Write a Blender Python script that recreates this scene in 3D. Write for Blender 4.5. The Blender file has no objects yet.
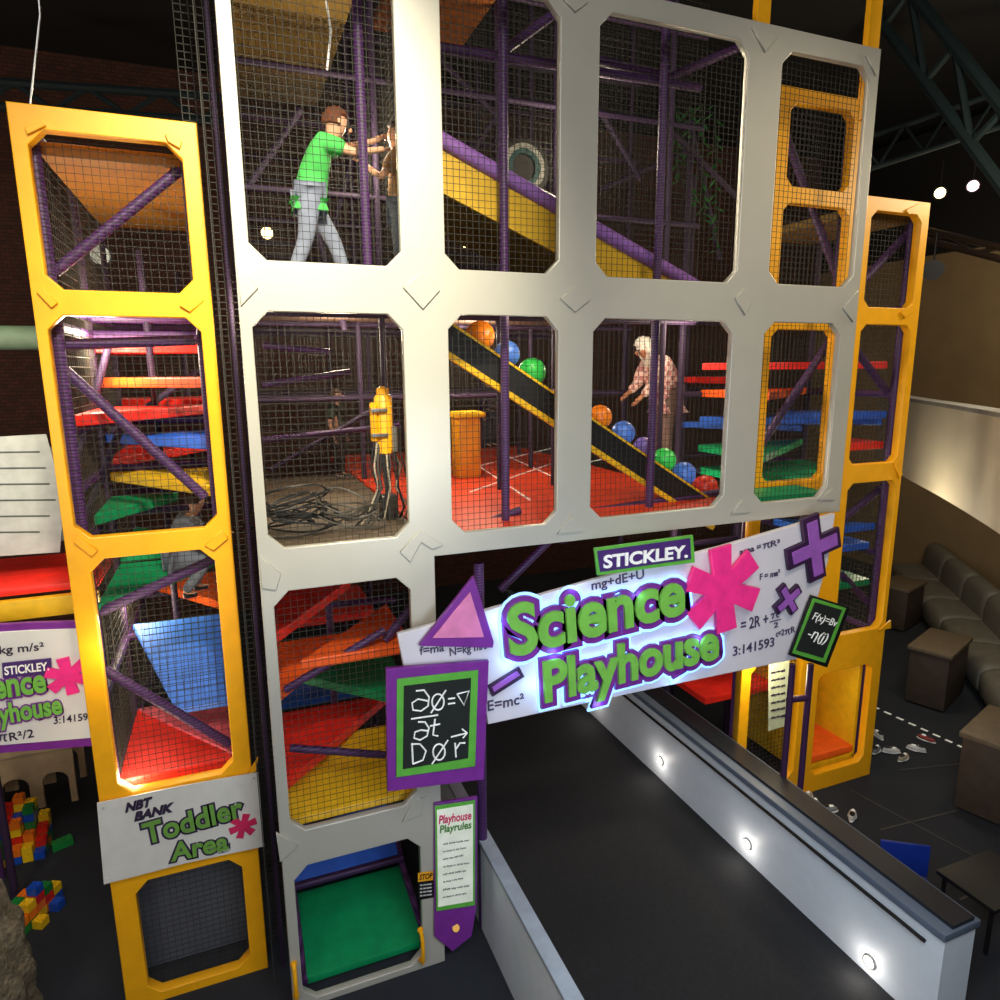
import bpy, bmesh, math, random
from mathutils import Vector, Matrix
from math import radians, sin, cos, pi
random.seed(7)
S=bpy.context.scene; COL=S.collection
S.view_settings.view_transform='Standard'
# ---------------------------------------------------------------- camera
f=675.0; yaw=radians(21.56); pit=radians(10.95); rol=radians(-.418)
C=Vector((0,-4.65,4.82)); DZ=.62
Fw=Vector((sin(yaw)*cos(pit),cos(yaw)*cos(pit),-sin(pit))); R0=Vector((cos(yaw),-sin(yaw),0)); U0=R0.cross(Fw)
Rr=R0*cos(rol)+U0*sin(rol); Uu=-R0*sin(rol)+U0*cos(rol)
cam=bpy.data.cameras.new('camera'); cam.sensor_width=36; cam.lens=f*.036; cam.clip_end=100
co=bpy.data.objects.new('camera',cam); COL.objects.link(co); S.camera=co
co.matrix_world=Matrix(((Rr.x,Uu.x,-Fw.x,C.x),(Rr.y,Uu.y,-Fw.y,C.y),(Rr.z,Uu.z,-Fw.z,C.z),(0,0,0,1)))
def ray(px,py): return Rr*((px-500)/f)+Uu*((500-py)/f)+Fw
def P(px,py,Y): d=ray(px,py); return C+d*((Y-C.y)/d.y)
def PZ(px,py,Z): d=ray(px,py); return C+d*((Z-C.z)/d.z)
def PX(px,py,X): d=ray(px,py); return C+d*((X-C.x)/d.x)
def PD(px,py,D): return C+ray(px,py)*D
# ---------------------------------------------------------------- materials
def lin(c): return tuple(((v/255)/12.92 if v/255<=.04045 else ((v/255+.055)/1.055)**2.4) for v in c)+(1,)
MATS={}
def mat(name,c,rough=.5,metal=0,emit=0,var=.12,scale=9,bump=0.0,bscale=60,alpha=1):
    if name in MATS: return MATS[name]
    m=bpy.data.materials.new(name); m.use_nodes=True; nt=m.node_tree; b=nt.nodes['Principled BSDF']
    tc=nt.nodes.new('ShaderNodeTexCoord'); n=nt.nodes.new('ShaderNodeTexNoise'); n.inputs['Scale'].default_value=scale; n.inputs['Detail'].default_value=4
    nt.links.new(tc.outputs['Object'],n.inputs['Vector'])
    cr=nt.nodes.new('ShaderNodeValToRGB'); L=lin(c)
    cr.color_ramp.elements[0].position=.3; cr.color_ramp.elements[1].position=.7
    cr.color_ramp.elements[0].color=tuple(v*(1-var) for v in L[:3])+(1,); cr.color_ramp.elements[1].color=tuple(min(1,v*(1+var)) for v in L[:3])+(1,)
    nt.links.new(n.outputs['Fac'],cr.inputs['Fac']); nt.links.new(cr.outputs['Color'],b.inputs['Base Color'])
    b.inputs['Roughness'].default_value=rough; b.inputs['Metallic'].default_value=metal
    if emit: nt.links.new(cr.outputs['Color'],b.inputs['Emission Color']); b.inputs['Emission Strength'].default_value=emit
    if bump:
        n2=nt.nodes.new('ShaderNodeTexNoise'); n2.inputs['Scale'].default_value=bscale; nt.links.new(tc.outputs['Object'],n2.inputs['Vector'])
        bp=nt.nodes.new('ShaderNodeBump'); bp.inputs['Strength'].default_value=bump; bp.inputs['Distance'].default_value=.02
        nt.links.new(n2.outputs['Fac'],bp.inputs['Height']); nt.links.new(bp.outputs['Normal'],b.inputs['Normal'])
    MATS[name]=m; return m
def wavemat(name,c1,c2,scale=25,rough=.5):
    m=bpy.data.materials.new(name); m.use_nodes=True; nt=m.node_tree; b=nt.nodes['Principled BSDF']
    tc=nt.nodes.new('ShaderNodeTexCoord'); w=nt.nodes.new('ShaderNodeTexWave'); w.bands_direction='Z'; w.wave_type='BANDS'
    w.inputs['Scale'].default_value=scale; w.inputs['Distortion'].default_value=1.5
    nt.links.new(tc.outputs['Object'],w.inputs['Vector']); cr=nt.nodes.new('ShaderNodeValToRGB')
    cr.color_ramp.elements[0].color=lin(c1); cr.color_ramp.elements[1].color=lin(c2)
    nt.links.new(w.outputs['Fac'],cr.inputs['Fac']); nt.links.new(cr.outputs['Color'],b.inputs['Base Color']); b.inputs['Roughness'].default_value=rough
    MATS[name]=m; return m
def checkmat(name,c1,c2,scale):
    m=bpy.data.materials.new(name); m.use_nodes=True; nt=m.node_tree; b=nt.nodes['Principled BSDF']
    tc=nt.nodes.new('ShaderNodeTexCoord'); w=nt.nodes.new('ShaderNodeTexChecker'); w.inputs['Scale'].default_value=scale; w.inputs['Color1'].default_value=lin(c1); w.inputs['Color2'].default_value=lin(c2)
    nt.links.new(tc.outputs['Object'],w.inputs['Vector']); nt.links.new(w.outputs['Color'],b.inputs['Base Color']); b.inputs['Roughness'].default_value=.8
    MATS[name]=m; return m
def brickmat(name,c1,c2,mo,scale=4):
    m=bpy.data.materials.new(name); m.use_nodes=True; nt=m.node_tree; b=nt.nodes['Principled BSDF']
    tc=nt.nodes.new('ShaderNodeTexCoord'); mp=nt.nodes.new('ShaderNodeMapping'); mp.inputs['Rotation'].default_value=(pi/2,0,0)
    br=nt.nodes.new('ShaderNodeTexBrick'); br.inputs['Scale'].default_value=scale; br.inputs['Color1'].default_value=lin(c1); br.inputs['Color2'].default_value=lin(c2); br.inputs['Mortar'].default_value=lin(mo)
    nt.links.new(tc.outputs['Object'],mp.inputs['Vector']); nt.links.new(mp.outputs['Vector'],br.inputs['Vector']); nt.links.new(br.outputs['Color'],b.inputs['Base Color']); b.inputs['Roughness'].default_value=.85
    MATS[name]=m; return m
silver=mat('silver paint',(192,189,177),.36,.22,var=.03,scale=3)
yellow=mat('yellow enamel',(250,176,18),.42,var=.06)
yellowpad=mat('yellow vinyl',(230,182,24),.45,var=.1)
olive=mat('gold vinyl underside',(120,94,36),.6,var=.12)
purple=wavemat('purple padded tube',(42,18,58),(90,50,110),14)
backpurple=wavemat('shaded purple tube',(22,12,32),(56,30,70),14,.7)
purplel=mat('purple smooth tube',(140,96,172),.4)
dpurple=mat('dark purple pad',(56,28,66),.5)
netm=mat('black netting cord',(44,42,38),.8)
netl=mat('grey netting cord',(60,54,44),.8)
red=mat('red vinyl',(232,42,30),.42); orange=mat('orange vinyl',(250,98,32),.42); green=mat('green vinyl',(8,142,86),.42); blue=mat('blue vinyl',(38,98,210),.42)
pink=mat('magenta acrylic',(232,48,132),.4,emit=.15); white=mat('white board',(226,226,224),.5,var=.02)
signpurple=mat('sign purple',(122,46,146),.4); signgreen=mat('sign green',(112,176,72),.4,emit=.15); sgreen2=mat('border green',(96,178,66),.45)
glow=mat('blue white neon backing',(140,190,255),.5,emit=1.7,var=.1); wht=mat('white lettering',(245,245,240),.5,emit=.1); ink=mat('dark ink',(46,34,60),.6); black=mat('black',(14,14,16),.5)
chalk=mat('chalkboard black',(20,26,24),.8); carpet=mat('dark speckled carpet',(32,36,44),.95,var=.35,scale=240,bump=.3,bscale=300)
blackfl=mat('black rubber floor',(24,26,30),.85,var=.3,scale=30)
wallw=mat('pale ramp wall',(222,230,238),.5,var=.03); capm=mat('slate cap',(92,104,120),.5,var=.05); capd=mat('dark cap',(30,32,38),.4)
teal=mat('teal steel',(10,32,35),.75); beige=mat('beige plaster',(142,118,82),.8,var=.08,scale=2); darkw=mat('dark wall',(18,15,13),.9); ceilm=mat('ceiling black',(16,16,18),.9)
brick=brickmat('brown brick',(84,44,30),(62,34,22),(30,22,17),4)
lampm=mat('lamp glass',(255,214,140),.3,emit=10,var=0); lampc=mat('cool lamp lens',(255,240,215),.3,emit=9,var=0)
steel=mat('steel',(150,150,150),.3,.8)
violet=mat('violet',(156,92,186),.5)
# ---------------------------------------------------------------- object helpers
ORG={}
def tag(o,label=None,cat=None,group=None,kind=None):
    if label: o['label']=label
    if cat: o['category']=cat
    if group: o['group']=group
    if kind: o['kind']=kind
    return o
def thing(name,loc,label,cat,group=None):
    o=bpy.data.objects.new(name,None); COL.objects.link(o); o.location=loc; o.empty_display_size=.1
    ORG[o.name]=Vector(loc); return tag(o,label,cat,group)
def put(name,me,m,parent=None,label=None,cat=None,group=None,kind=None):
    if parent is not None: off=ORG[parent.name]
    else:
        xs=[v.co for v in me.vertices]; lo=[min(v[i] for v in xs) for i in range(3)]; hi=[max(v[i] for v in xs) for i in range(3)]
        off=Vector(((lo[0]+hi[0])/2,(lo[1]+hi[1])/2,lo[2]))
    me.transform(Matrix.Translation(-off)); me.name=name
    o=bpy.data.objects.new(name,me); COL.objects.link(o); me.materials.clear(); me.materials.append(m)
    if parent is not None: o.parent=parent
    else: o.location=off
    ORG[o.name]=off; return tag(o,label,cat,group,kind)
class MB:
    def __init__(s): s.V=[]; s.F=[]
    def add(s,vs,fs):
        n=len(s.V); s.V+= [Vector(v) for v in vs]; s.F+=[[i+n for i in q] for q in fs]; return s
    def box(s,c,d,R=None):
        vs=[]
        for x in(-.5,.5):
            for y in(-.5,.5):
                for z in(-.5,.5):
                    v=Vector((x*d[0],y*d[1],z*d[2])); v=R@v if R else v; vs.append(v+Vector(c))
        return s.add(vs,[(0,1,3,2),(4,6,7,5),(0,4,5,1),(2,3,7,6),(0,2,6,4),(1,5,7,3)])
    def prism(s,pts,vec):
        n=len(pts); vec=Vector(vec); pts=[Vector(p) for p in pts]
        return s.add(pts+[p+vec for p in pts],[tuple(range(n))[::-1],tuple(range(n,2*n))]+[(i,(i+1)%n,(i+1)%n+n,i+n) for i in range(n)])
    def tube(s,a,b,r,n=10,r1=None): return s.path([a,b],r,n,r1)
    def path(s,pts,r,n=10,r1=None):
        pts=[Vector(p) for p in pts]; k=len(pts); vs=[]; up=None
        for i,p in enumerate(pts):
            t=(pts[min(i+1,k-1)]-pts[max(i-1,0)]).normalized()
            if up is None:
                a=Vector((0,0,1)) if abs(t.z)<.9 else Vector((1,0,0)); up=(a-t*a.dot(t)).normalized()
            else: up=(up-t*up.dot(t)).normalized()
            w=t.cross(up); rr=r if r1 is None else r+(r1-r)*i/(k-1)
            for j in range(n):
                q=2*pi*j/n+ (pi/4 if n==4 else 0); vs.append(p+(up*cos(q)+w*sin(q))*rr)
        fs=[(i*n+j,i*n+(j+1)%n,(i+1)*n+(j+1)%n,(i+1)*n+j) for i in range(k-1) for j in range(n)]
        fs+=[tuple(range(n))[::-1],tuple(range((k-1)*n,k*n))]
        return s.add(vs,fs)
    def sph(s,c,r,sc=(1,1,1),seg=16,rg=10,fn=None,R=None):
        vs=[(0,0,-1)]; fs=[]
        for i in range(1,rg):
            a=-pi/2+pi*i/rg
            for j in range(seg): vs.append((cos(a)*cos(2*pi*j/seg),cos(a)*sin(2*pi*j/seg),sin(a)))
        vs.append((0,0,1)); N=len(vs)-1
        for j in range(seg):
            fs.append((0,1+(j+1)%seg,1+j)); b=1+(rg-2)*seg; fs.append((N,b+j,b+(j+1)%seg))
            for i in range(rg-2): a=1+i*seg; fs.append((a+j,a+(j+1)%seg,a+seg+(j+1)%seg,a+seg+j))
        out=[]
        for v in vs:
            v=Vector(v); v=fn(v) if fn else v; v=Vector((v.x*r*sc[0],v.y*r*sc[1],v.z*r*sc[2])); v=R@v if R else v; out.append(v+Vector(c))
        return s.add(out,fs)
    def lathe(s,c,prof,n=24,axis='Z'):
        vs=[];ring=prof[0]==prof[-1]; prof=prof[:-1] if ring else prof; k=len(prof)
        for r,z in prof:
            for j in range(n):
                a=2*pi*j/n; x,y=r*cos(a),r*sin(a)
                v={'Z':(x,y,z),'X':(z,x,y),'Y':(x,z,y)}[axis]; vs.append(Vector(c)+Vector(v))
        fs=[(i*n+j,i*n+(j+1)%n,((i+1)%k)*n+(j+1)%n,((i+1)%k)*n+j) for i in range(k if ring else k-1) for j in range(n)]
        if not ring: fs+=[tuple(range(n)),tuple(range((k-1)*n,k*n))[::-1]]
        return s.add(vs,fs)
    def mesh(s,bev=0,smooth=True):
        me=bpy.data.meshes.new('m'); me.from_pydata(s.V,[],s.F); bm=bmesh.new(); bm.from_mesh(me)
        bmesh.ops.recalc_face_normals(bm,faces=bm.faces)
        if bev:
            es=[e for e in bm.edges if len(e.link_faces)==2 and e.calc_face_angle(0)>.6]
            bmesh.ops.bevel(bm,geom=es,offset=bev,segments=2,affect='EDGES',profile=.6)
        bm.to_mesh(me); bm.free()
        if smooth:
            me.polygons.foreach_set('use_smooth',[True]*len(me.polygons)); me.set_sharp_from_angle(angle=.7)
        return me
    def build(s,name,m,parent=None,bev=0,flat=False,**k): return put(name,s.mesh(bev,not flat),m,parent,**k)
def evalmesh(o):
    COL.objects.link(o); dg=bpy.context.evaluated_depsgraph_get(); dg.update()
    me=bpy.data.meshes.new_from_object(o.evaluated_get(dg)); bpy.data.objects.remove(o)
    return me
RX=Matrix.Rotation(pi/2,4,'X')
def plate(polys,Y,th,bev=0):
    cu=bpy.data.curves.new('c','CURVE'); cu.dimensions='2D'; cu.fill_mode='BOTH'; cu.extrude=th/2-bev; cu.bevel_depth=bev; cu.offset=-bev; cu.bevel_resolution=1
    for p in polys:
        s=cu.splines.new('POLY'); s.points.add(len(p)-1); s.use_cyclic_u=True
        for i,q in enumerate(p): s.points[i].co=(q[0],q[-1],0,1)
    me=evalmesh(bpy.data.objects.new('c',cu)); me.transform(Matrix.Translation((0,Y,0))@RX); return me
def pp(pts,Y): return [(P(x,y,Y).x,P(x,y,Y).z) for x,y in pts]
def octo(xl,xr,zb,zt,c=.1): return [(xl+c,zb),(xr-c,zb),(xr,zb+c),(xr,zt-c),(xr-c,zt),(xl+c,zt),(xl,zt-c),(xl,zb+c)]
def rawtext(s,off,ext,shear=0):
    cu=bpy.data.curves.new('t','FONT'); cu.body=s; cu.size=1; cu.offset=off; cu.extrude=ext; cu.shear=shear; cu.resolution_u=4
    return evalmesh(bpy.data.objects.new('t',cu))
_h=rawtext('H',0,0); CAP=max(v.co.y for v in _h.vertices)
def text(name,s,pL,pR,hpx,Y,m,parent,off=0.0,ext=.004,shear=0,label=None):
    """lettering lying in the plane Y, baseline from pixel pL to pR"""
    a=P(*pL,Y); b=P(*pR,Y); base=rawtext(s,0,0,shear); xs=[v.co.x for v in base.vertices]; x0,x1=min(xs),max(xs); bpy.data.meshes.remove(base)
    h=(P(pL[0],pL[1]-hpx,Y)-a).length
    me=rawtext(s,off,1.0,shear)
    ex=(b-a).normalized(); w=(b-a).length/(x1-x0); ez=Vector((-ex.z,0,ex.x)); hh=h/CAP
    for v in me.vertices:
        c=v.co; v.co=a+ex*((c.x-x0)*w)+ez*(c.y*hh)+Vector((0,-1,0))*(c.z*ext)
    return put(name,me,m,parent,label=label)
def net(o,u,v,lu,lv,pitch=.047,r=.0022):
    o=Vector(o);u=Vector(u);v=Vector(v); mb=MB()
    nu=max(1,round(lu/pitch)); nv=max(1,round(lv/pitch))
    for i in range(nu+1): p=o+u*(lu*i/nu); mb.tube(p,p+v*lv,r,4)
    for i in range(nv+1): p=o+v*(lv*i/nv); mb.tube(p,p+u*lu,r,4)
    return mb
X=Vector((1,0,0));Yv=Vector((0,1,0));Z=Vector((0,0,1))
def rail(parent,pts,r=.04,m=None,name='tube'): MB().path(pts,r,12).build(name,m or purple,parent)
def deck(parent,z,poly,m,name='deck',th=.08,label=None): return MB().prism([(x,y,z-th) for x,y in poly],(0,0,th)).build(name,m,parent,bev=.01,flat=True,label=label)
def rct(x0,x1,y0,y1): return [(x0,y0),(x1,y0),(x1,y1),(x0,y1)]
# ---------------------------------------------------------------- setting
MB().box((4,3,-.05),(40,30,.1)).build('floor',carpet,kind='structure')
MB().box((4,9.6,5),(40,.2,10)).build('wall_back',brick,kind='structure')
MB().box((14.6,3,3.6),(.2,13,7.2)).build('wall_right',beige,kind='structure')
MB().box((14.6,3,8.5),(.2,13,2.6)).build('trim_1',darkw,kind='structure')
MB().box((-9,3,5),(.2,13,10)).build('wall_left',brick,kind='structure')
MB().box((4,3,10.05),(40,30,.1)).build('ceiling',ceilm,kind='structure')
# ---------------------------------------------------------------- silver facade
X0=P(248,430,0).x; XR=P(856,300,0).x
zT=(P(672,27,0).z+P(820,59,0).z)/2; zTop=P(876,50,0).z
zB=P(655,531,0).z; xLeg=P(440,800,0).x
W=[((240,130),(396,130),None,(323,263.5)),((441,130),(558,130),None,(500,272)),((596,150),(741,160),(672,27),(664,280)),((773,170),(859,180),(820,59),(812,286)),
((260,430),(405,420),(328,313),(338,542)),((449,420),(556,420),(503,316),(500,528)),((590,420),(726,410),(661,320),(655,512)),((757,410),(831,410),(801,323),(785,500)),
((281,700),(413,700),(345,583),(345,818)),((298,930),(422,930),(355,850),(355,1060))]
ops=[]
for l,r,t,b in W: ops.append((P(*l,0).x,P(*r,0).x,max(.06,P(*b,0).z),P(*t,0).z if t else zT))
fac=thing('climbing_frame_facade',(X0,0,0),'tall silver grey panel with octagonal openings fronting the whole climbing structure','play structure')
outer=[(X0,0.0),(X0,zTop),(XR,zTop),(XR,zB),(xLeg,zB),(xLeg,0.0)]
put('panel',plate([outer]+[octo(*o,c=.1) for o in ops],0,.06,.006),silver,fac)
for pl in [[(403,287),(422,272),(440,290),(423,309)],[(560,298),(575,287),(590,300),(575,312)],[(735,298),(745,288),(753,300),(745,315)],[(237,264),(258,288),(241,306)],
 [(858,290),(843,308),(853,322)],[(752,28),(778,36),(765,52)],[(866,56),(879,58),(876,76)],[(562,-2),(588,2),(575,12)],[(400,552),(420,530),(443,545),(432,549),(421,542),(410,562)],
 [(260,556),(281,574),(276,590),(262,588)],[(557,534),(571,516),(584,531)],[(731,514),(742,500),(750,512)],[(818,500),(834,488),(834,500)],[(276,832),(298,846),(280,862)],[(402,822),(412,802),(426,796),(420,815)]]:
    put('corner_plate',plate([pp(pl,-.04)],-.038,.018,.003),silver,fac)
for o in ops[:9]: net((o[0]-.03,.09,o[2]-.03),X,Z,o[1]-o[0]+.06,o[3]-o[2]+.06).build('safety_net',netm,fac)
for a in ((762,8),(873,20)):
    p=P(*a,.12); t=thing('yellow_upright',(p.x,.12,zTop-.5),'yellow upright post rising above the silver panel, '+('the one nearer its right corner' if a[0]>800 else 'the one left of its right corner'),'post')
    MB().box((p.x,.12,zTop+.3),(.13,.06,1.6)).build('post_bar',yellow,t,bev=.008)
    MB().box((p.x,.12,zTop+1.11),(.16,.09,.03)).build('end_cap',yellow,t,bev=.005)
# ---------------------------------------------------------------- inner frame of the centre
cf=thing('central_climbing_frame',(X0+.2,.35,0),'purple tube frame with decks and netting behind the silver panel','play structure')
zU=P(400,283,.1).z; zF=3.0+DZ
posts=[(362,130,.45,zU,9,.034),(503,60,.3,2.9+DZ,9,.034),(661,170,.3,2.9+DZ,9,.034),(483,880,.2,0,2.7+DZ,.042),(748,200,.3,2.9+DZ,8,.034)]
for px,py,y,z0,z1,r in posts:
    p=P(px,py,y); MB().path([(p.x,y,z0),(p.x,y,z1)],r,12).build('post',purple,cf)
p=P(238,400,.42); MB().path([(p.x,.42,0),(p.x,.42,9.2)],.016,10).build('post',backpurple,cf,label='thin dark purple post')
p=P(226,400,.2); net((p.x,.1,.2),Yv,Z,.5,9,.05,.0035).build('safety_net',netm,cf)
net((p.x-.12,.5,.2),X,Z,.3,9,.045,.0035).build('safety_net',netm,cf)
for y,xs in ((1.65,(.1,1.25,2.4,3.0,4.3)),(2.9,(.1,1.25,2.0,3.3,4.0,4.6)),(4.2,(.1,1.6,2.4,3.7,4.6)),(5.2,(.1,1.25,2.4,3.5,4.7))):
    for xx in xs:
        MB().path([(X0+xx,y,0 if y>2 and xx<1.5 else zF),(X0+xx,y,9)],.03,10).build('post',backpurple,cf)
for y in (1.65,2.9,4.2,5.2):
    for z in (zF+.9,zU-.1,zU+.9,zU+1.85,zU+2.7):
        if y<2 and z<zU-.2: continue
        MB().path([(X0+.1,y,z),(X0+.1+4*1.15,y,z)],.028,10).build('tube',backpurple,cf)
def seg(a,b,ya,yb=None,r=.034,m=None): rail(cf,[P(*a,ya),P(*b,ya if yb is None else yb)],r,m)
seg((440,47),(700,88),.5); seg((505,50),(562,8),.5); seg((440,-30),(600,12),.5); seg((660,82),(746,44),.5); seg((596,60),(670,78),.6)
seg((470,530),(720,492),.45); seg((430,545),(520,510),.45); seg((500,590),(550,540),.5); seg((560,540),(690,515),.5)
seg((385,640),(425,590),.4); seg((262,385),(350,372),1.6,None,.028); seg((262,440),(400,425),2.2,None,.028); seg((262,345),(330,352),1.6,None,.028); seg((270,470),(390,400),2.4,None,.026,backpurple)
seg((300,170),(345,330),2.6,None,.03,backpurple)
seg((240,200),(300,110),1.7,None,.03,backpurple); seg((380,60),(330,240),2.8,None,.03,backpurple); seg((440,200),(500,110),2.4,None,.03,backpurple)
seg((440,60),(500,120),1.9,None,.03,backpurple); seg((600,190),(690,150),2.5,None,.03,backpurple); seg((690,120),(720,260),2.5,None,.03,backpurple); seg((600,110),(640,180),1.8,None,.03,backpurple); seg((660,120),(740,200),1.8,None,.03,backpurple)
x1=P(405,540,.3).x+.1
deck(cf,zF,rct(X0+.05,x1,.1,3.4),mat('dark deck',(92,78,62),.6),label='dark carpeted deck')
redf=deck(cf,zF,rct(x1+.02,P(735,450,.2).x,.1,5.2),mat('red floor',(214,62,26),.45),label='red padded floor')
ln=MB()
for a,b in (((462,470),(552,448)),((470,492),(556,462)),((505,455),(556,478)),((462,455),(530,500)),((590,462),(640,450))):
    ln.tube(PZ(*a,zF+.004),PZ(*b,zF+.004),.008,4)
ln.build('floor_line',wht,redf)
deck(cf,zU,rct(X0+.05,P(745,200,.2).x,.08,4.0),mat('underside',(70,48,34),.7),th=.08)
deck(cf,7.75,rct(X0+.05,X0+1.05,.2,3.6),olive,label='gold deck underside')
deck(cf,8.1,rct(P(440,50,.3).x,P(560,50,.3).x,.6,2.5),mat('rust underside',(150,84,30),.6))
net((X0+.1,5.2,zF),X,Z,4.6,4.9,.08,.003).build('safety_net',netm,cf)
net((X0+.1,1.65,zU),X,Z,4.6,3.0,.055,.0025).build('safety_net',netm,cf)
net((X0+.1,2.9,zF),X,Z,4.6,5.2,.065,.003).build('safety_net',netm,cf)
net((X0+.06,.1,0.2),Yv,Z,1.9,7.2,.06,.003).build('safety_net',netm,cf)
net((X0+1.35,.1,zU),Yv,Z,1.9,2.2,.06,.003).build('safety_net',netm,cf)
xa,xb=X0+.08,xLeg-.1
def zpx(x,y,Y): return P(x,y,Y).z
def tri(k,x0,x1,y0,y1): return {'fl':[(x0,y0),(x1,y0),(x0,y1)],'fr':[(x0,y0),(x1,y0),(x1,y1)],'bl':[(x0,y0),(x1,y1),(x0,y1)],'br':[(x1,y0),(x1,y1),(x0,y1)]}[k]
xm_=(xa+xb)/2
for py,Y,k,m_,a0,a1,y0,y1 in ((604,.7,'bl',red,xa,xm_+.2,.2,1.3),(636,.7,'fr',orange,xm_-.35,xb,.3,1.3),(662,.7,'bl',orange,xa,xm_+.2,.3,1.3),(690,.7,'br',green,xa,xb,.25,1.3),(738,.7,'bl',red,xa,xb,.2,1.3)):
    deck(cf,zpx(330,py,Y),tri(k,a0,a1,y0,y1),m_)
deck(cf,zpx(300,620,1.9),rct(xa,xb,1.9,2.8),red); deck(cf,zpx(300,700,1.9),rct(xa,xb,1.9,2.8),blue)
seg((285,690),(385,630),.35,None,.03); seg((275,608),(395,600),1.4,None,.03); seg((290,748),(385,755),.3,None,.03)
MB().path([(xm_,1.35,1.4),(xm_,1.35,zF)],.03,10).build('post',purple,cf)
zz=zpx(330,768,.5); MB().prism([(xa,.12,zpx(330,818,.12)),(xb,.12,zpx(330,818,.12)),(xb,.9,zz),(xa,.9,zz)],(0,.02,.05)).build('sloped_pad',yellowpad,cf,bev=.01)
sl=thing('padded_slide',(xa,.2,0),'blue padded slide running down to a green mat inside the lowest silver opening','slide')
MB().prism([(xa+.04,.12,.05),(xb-.04,.12,.05),(xb-.04,1.0,.1),(xa+.04,1.0,.1)],(0,0,.07)).build('landing_mat',green,sl,bev=.015)
MB().prism([(xa+.04,1.02,.2),(xb-.04,1.02,.2),(xb-.04,2.1,.95),(xa+.04,2.1,.95)],(0,0,.06)).build('slide_bed',blue,sl,bev=.01)
MB().path([(xa,1.0,.24),(xb,1.0,.24)],.035,10).build('front_tube',purple,sl)
MB().path([(xa,.55,1.05),(xb,.7,1.35)],.035,10).build('cross_tube',purple,sl)
for xx in (xa+.02,xb-.02): MB().path([(xx,.1,.1),(xx,1.0,.2),(xx,2.1,1.05)],.03,8).build('slide_rail',purple,sl)
for a in ((421,945),(295,980)):
    p=P(*a,-.04); t=thing('grab_handle',(p.x,-.03,p.z-.15),'curved yellow grab handle on the '+('right' if a[0]>350 else 'left')+' side of the lowest silver opening','handle')
    MB().path([(p.x,-.03,p.z-.14),(p.x,-.08,p.z-.13),(p.x,-.1,p.z-.09),(p.x,-.1,p.z+.09),(p.x,-.08,p.z+.13),(p.x,-.03,p.z+.14)],.016,8).build('grip',yellow,t)
    for s in(-1,1): MB().lathe((p.x,-.036,p.z+.14*s),[(.025,-.004),(.025,.004)],12,'Y').build('mount',yellow,t)
# ---------------------------------------------------------------- left tower
YL=.5; TX0=P(67,550,YL).x; TX1=P(233,550,YL).x; TZ=P(100,114,YL).z
lc=[((38,210),(187,210),(112,139),(118,292)),((61,420),(209,420),(130,317),(145,532)),((103,660),(224,660),(160,552),(172,781)),((141,925),(247,920),(190,866),(198,976))]
cells=[(P(*l,YL).x,P(*r,YL).x,max(.08,P(*b,YL).z),P(*t,YL).z) for l,r,t,b in lc]
lt=thing('yellow_climbing_tower',((TX0+TX1)/2,YL,0),'tall yellow framed climbing tower with banner, left of the silver panel','play structure')
put('front_frame',plate([[(TX0,0),(TX0,TZ),(TX1,TZ),(TX1,0)]]+[octo(*q,c=.09) for q in cells],YL,.09,.006),yellow,lt)
for pl in [[(25,128),(42,122),(46,126),(28,135)],[(165,134),(182,142),(180,149),(168,142)],[(40,286),(58,303),(52,308),(37,292)],[(180,306),(198,294),(204,300),(190,312)],[(76,535),(98,550),(92,556),(74,542)],[(205,545),(222,530),(228,538),(214,550)],[(258,756),(246,776),(256,770)]]:
    put('corner_plate',plate([pp(pl,YL-.05)],YL-.055,.025,.003),yellow,lt)
for q in cells: net((q[0]-.03,YL+.08,q[2]-.03),X,Z,q[1]-q[0]+.06,q[3]-q[2]+.06).build('safety_net',netm,lt)
for x in (TX0+.08,TX1-.08):
    for y in (YL+.12,YL+1.3,YL+2.5): MB().path([(x,y,0),(x,y,TZ-.05)],.04 if x<-3 or y<1 else .026,10).build('post',purple if x<(TX0+TX1)/2 or y<1 else backpurple,lt)
for xx,y in ((TX0+.5,YL+1.3),(TX0+.7,YL+2.5)): MB().path([(xx,y,1.9),(xx,y,TZ-.6)],.028,10).build('post',backpurple,lt)
for k,z in enumerate([cells[0][2]-.08,cells[1][2]-.08,cells[2][2]-.1,cells[0][3]+.03,4.5+DZ,3.8+DZ,1.9+DZ,3.4+DZ]):
    for y in (YL+1.3,YL+2.5): MB().path([(TX0+.08,y,z),(TX1-.08,y,z)],.035,8).build('tube',purple,lt)
    for x in (TX0+.08,TX1-.08): MB().path([(x,YL+.12,z),(x,YL+2.5,z)],.035,8).build('tube',purple,lt)
for a,b in (((55,272),(182,168)),((65,370),(205,497)),((100,612),(216,558)),((105,670),(230,744)),((60,345),(195,340))): rail(lt,[P(*a,YL+.2),P(*b,YL+.2)],.036)
for a,b,Y in (((75,470),(110,340),1.6),((100,440),(200,370),2.2),((85,520),(120,430),1.4)): rail(lt,[P(*a,Y),P(*b,Y)],.028,backpurple)
tx0,tx1=TX0+.1,TX1-.1; ya,yb,yc=YL+.15,YL+1.3,YL+2.45; tm=(tx0+tx1)/2
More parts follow.
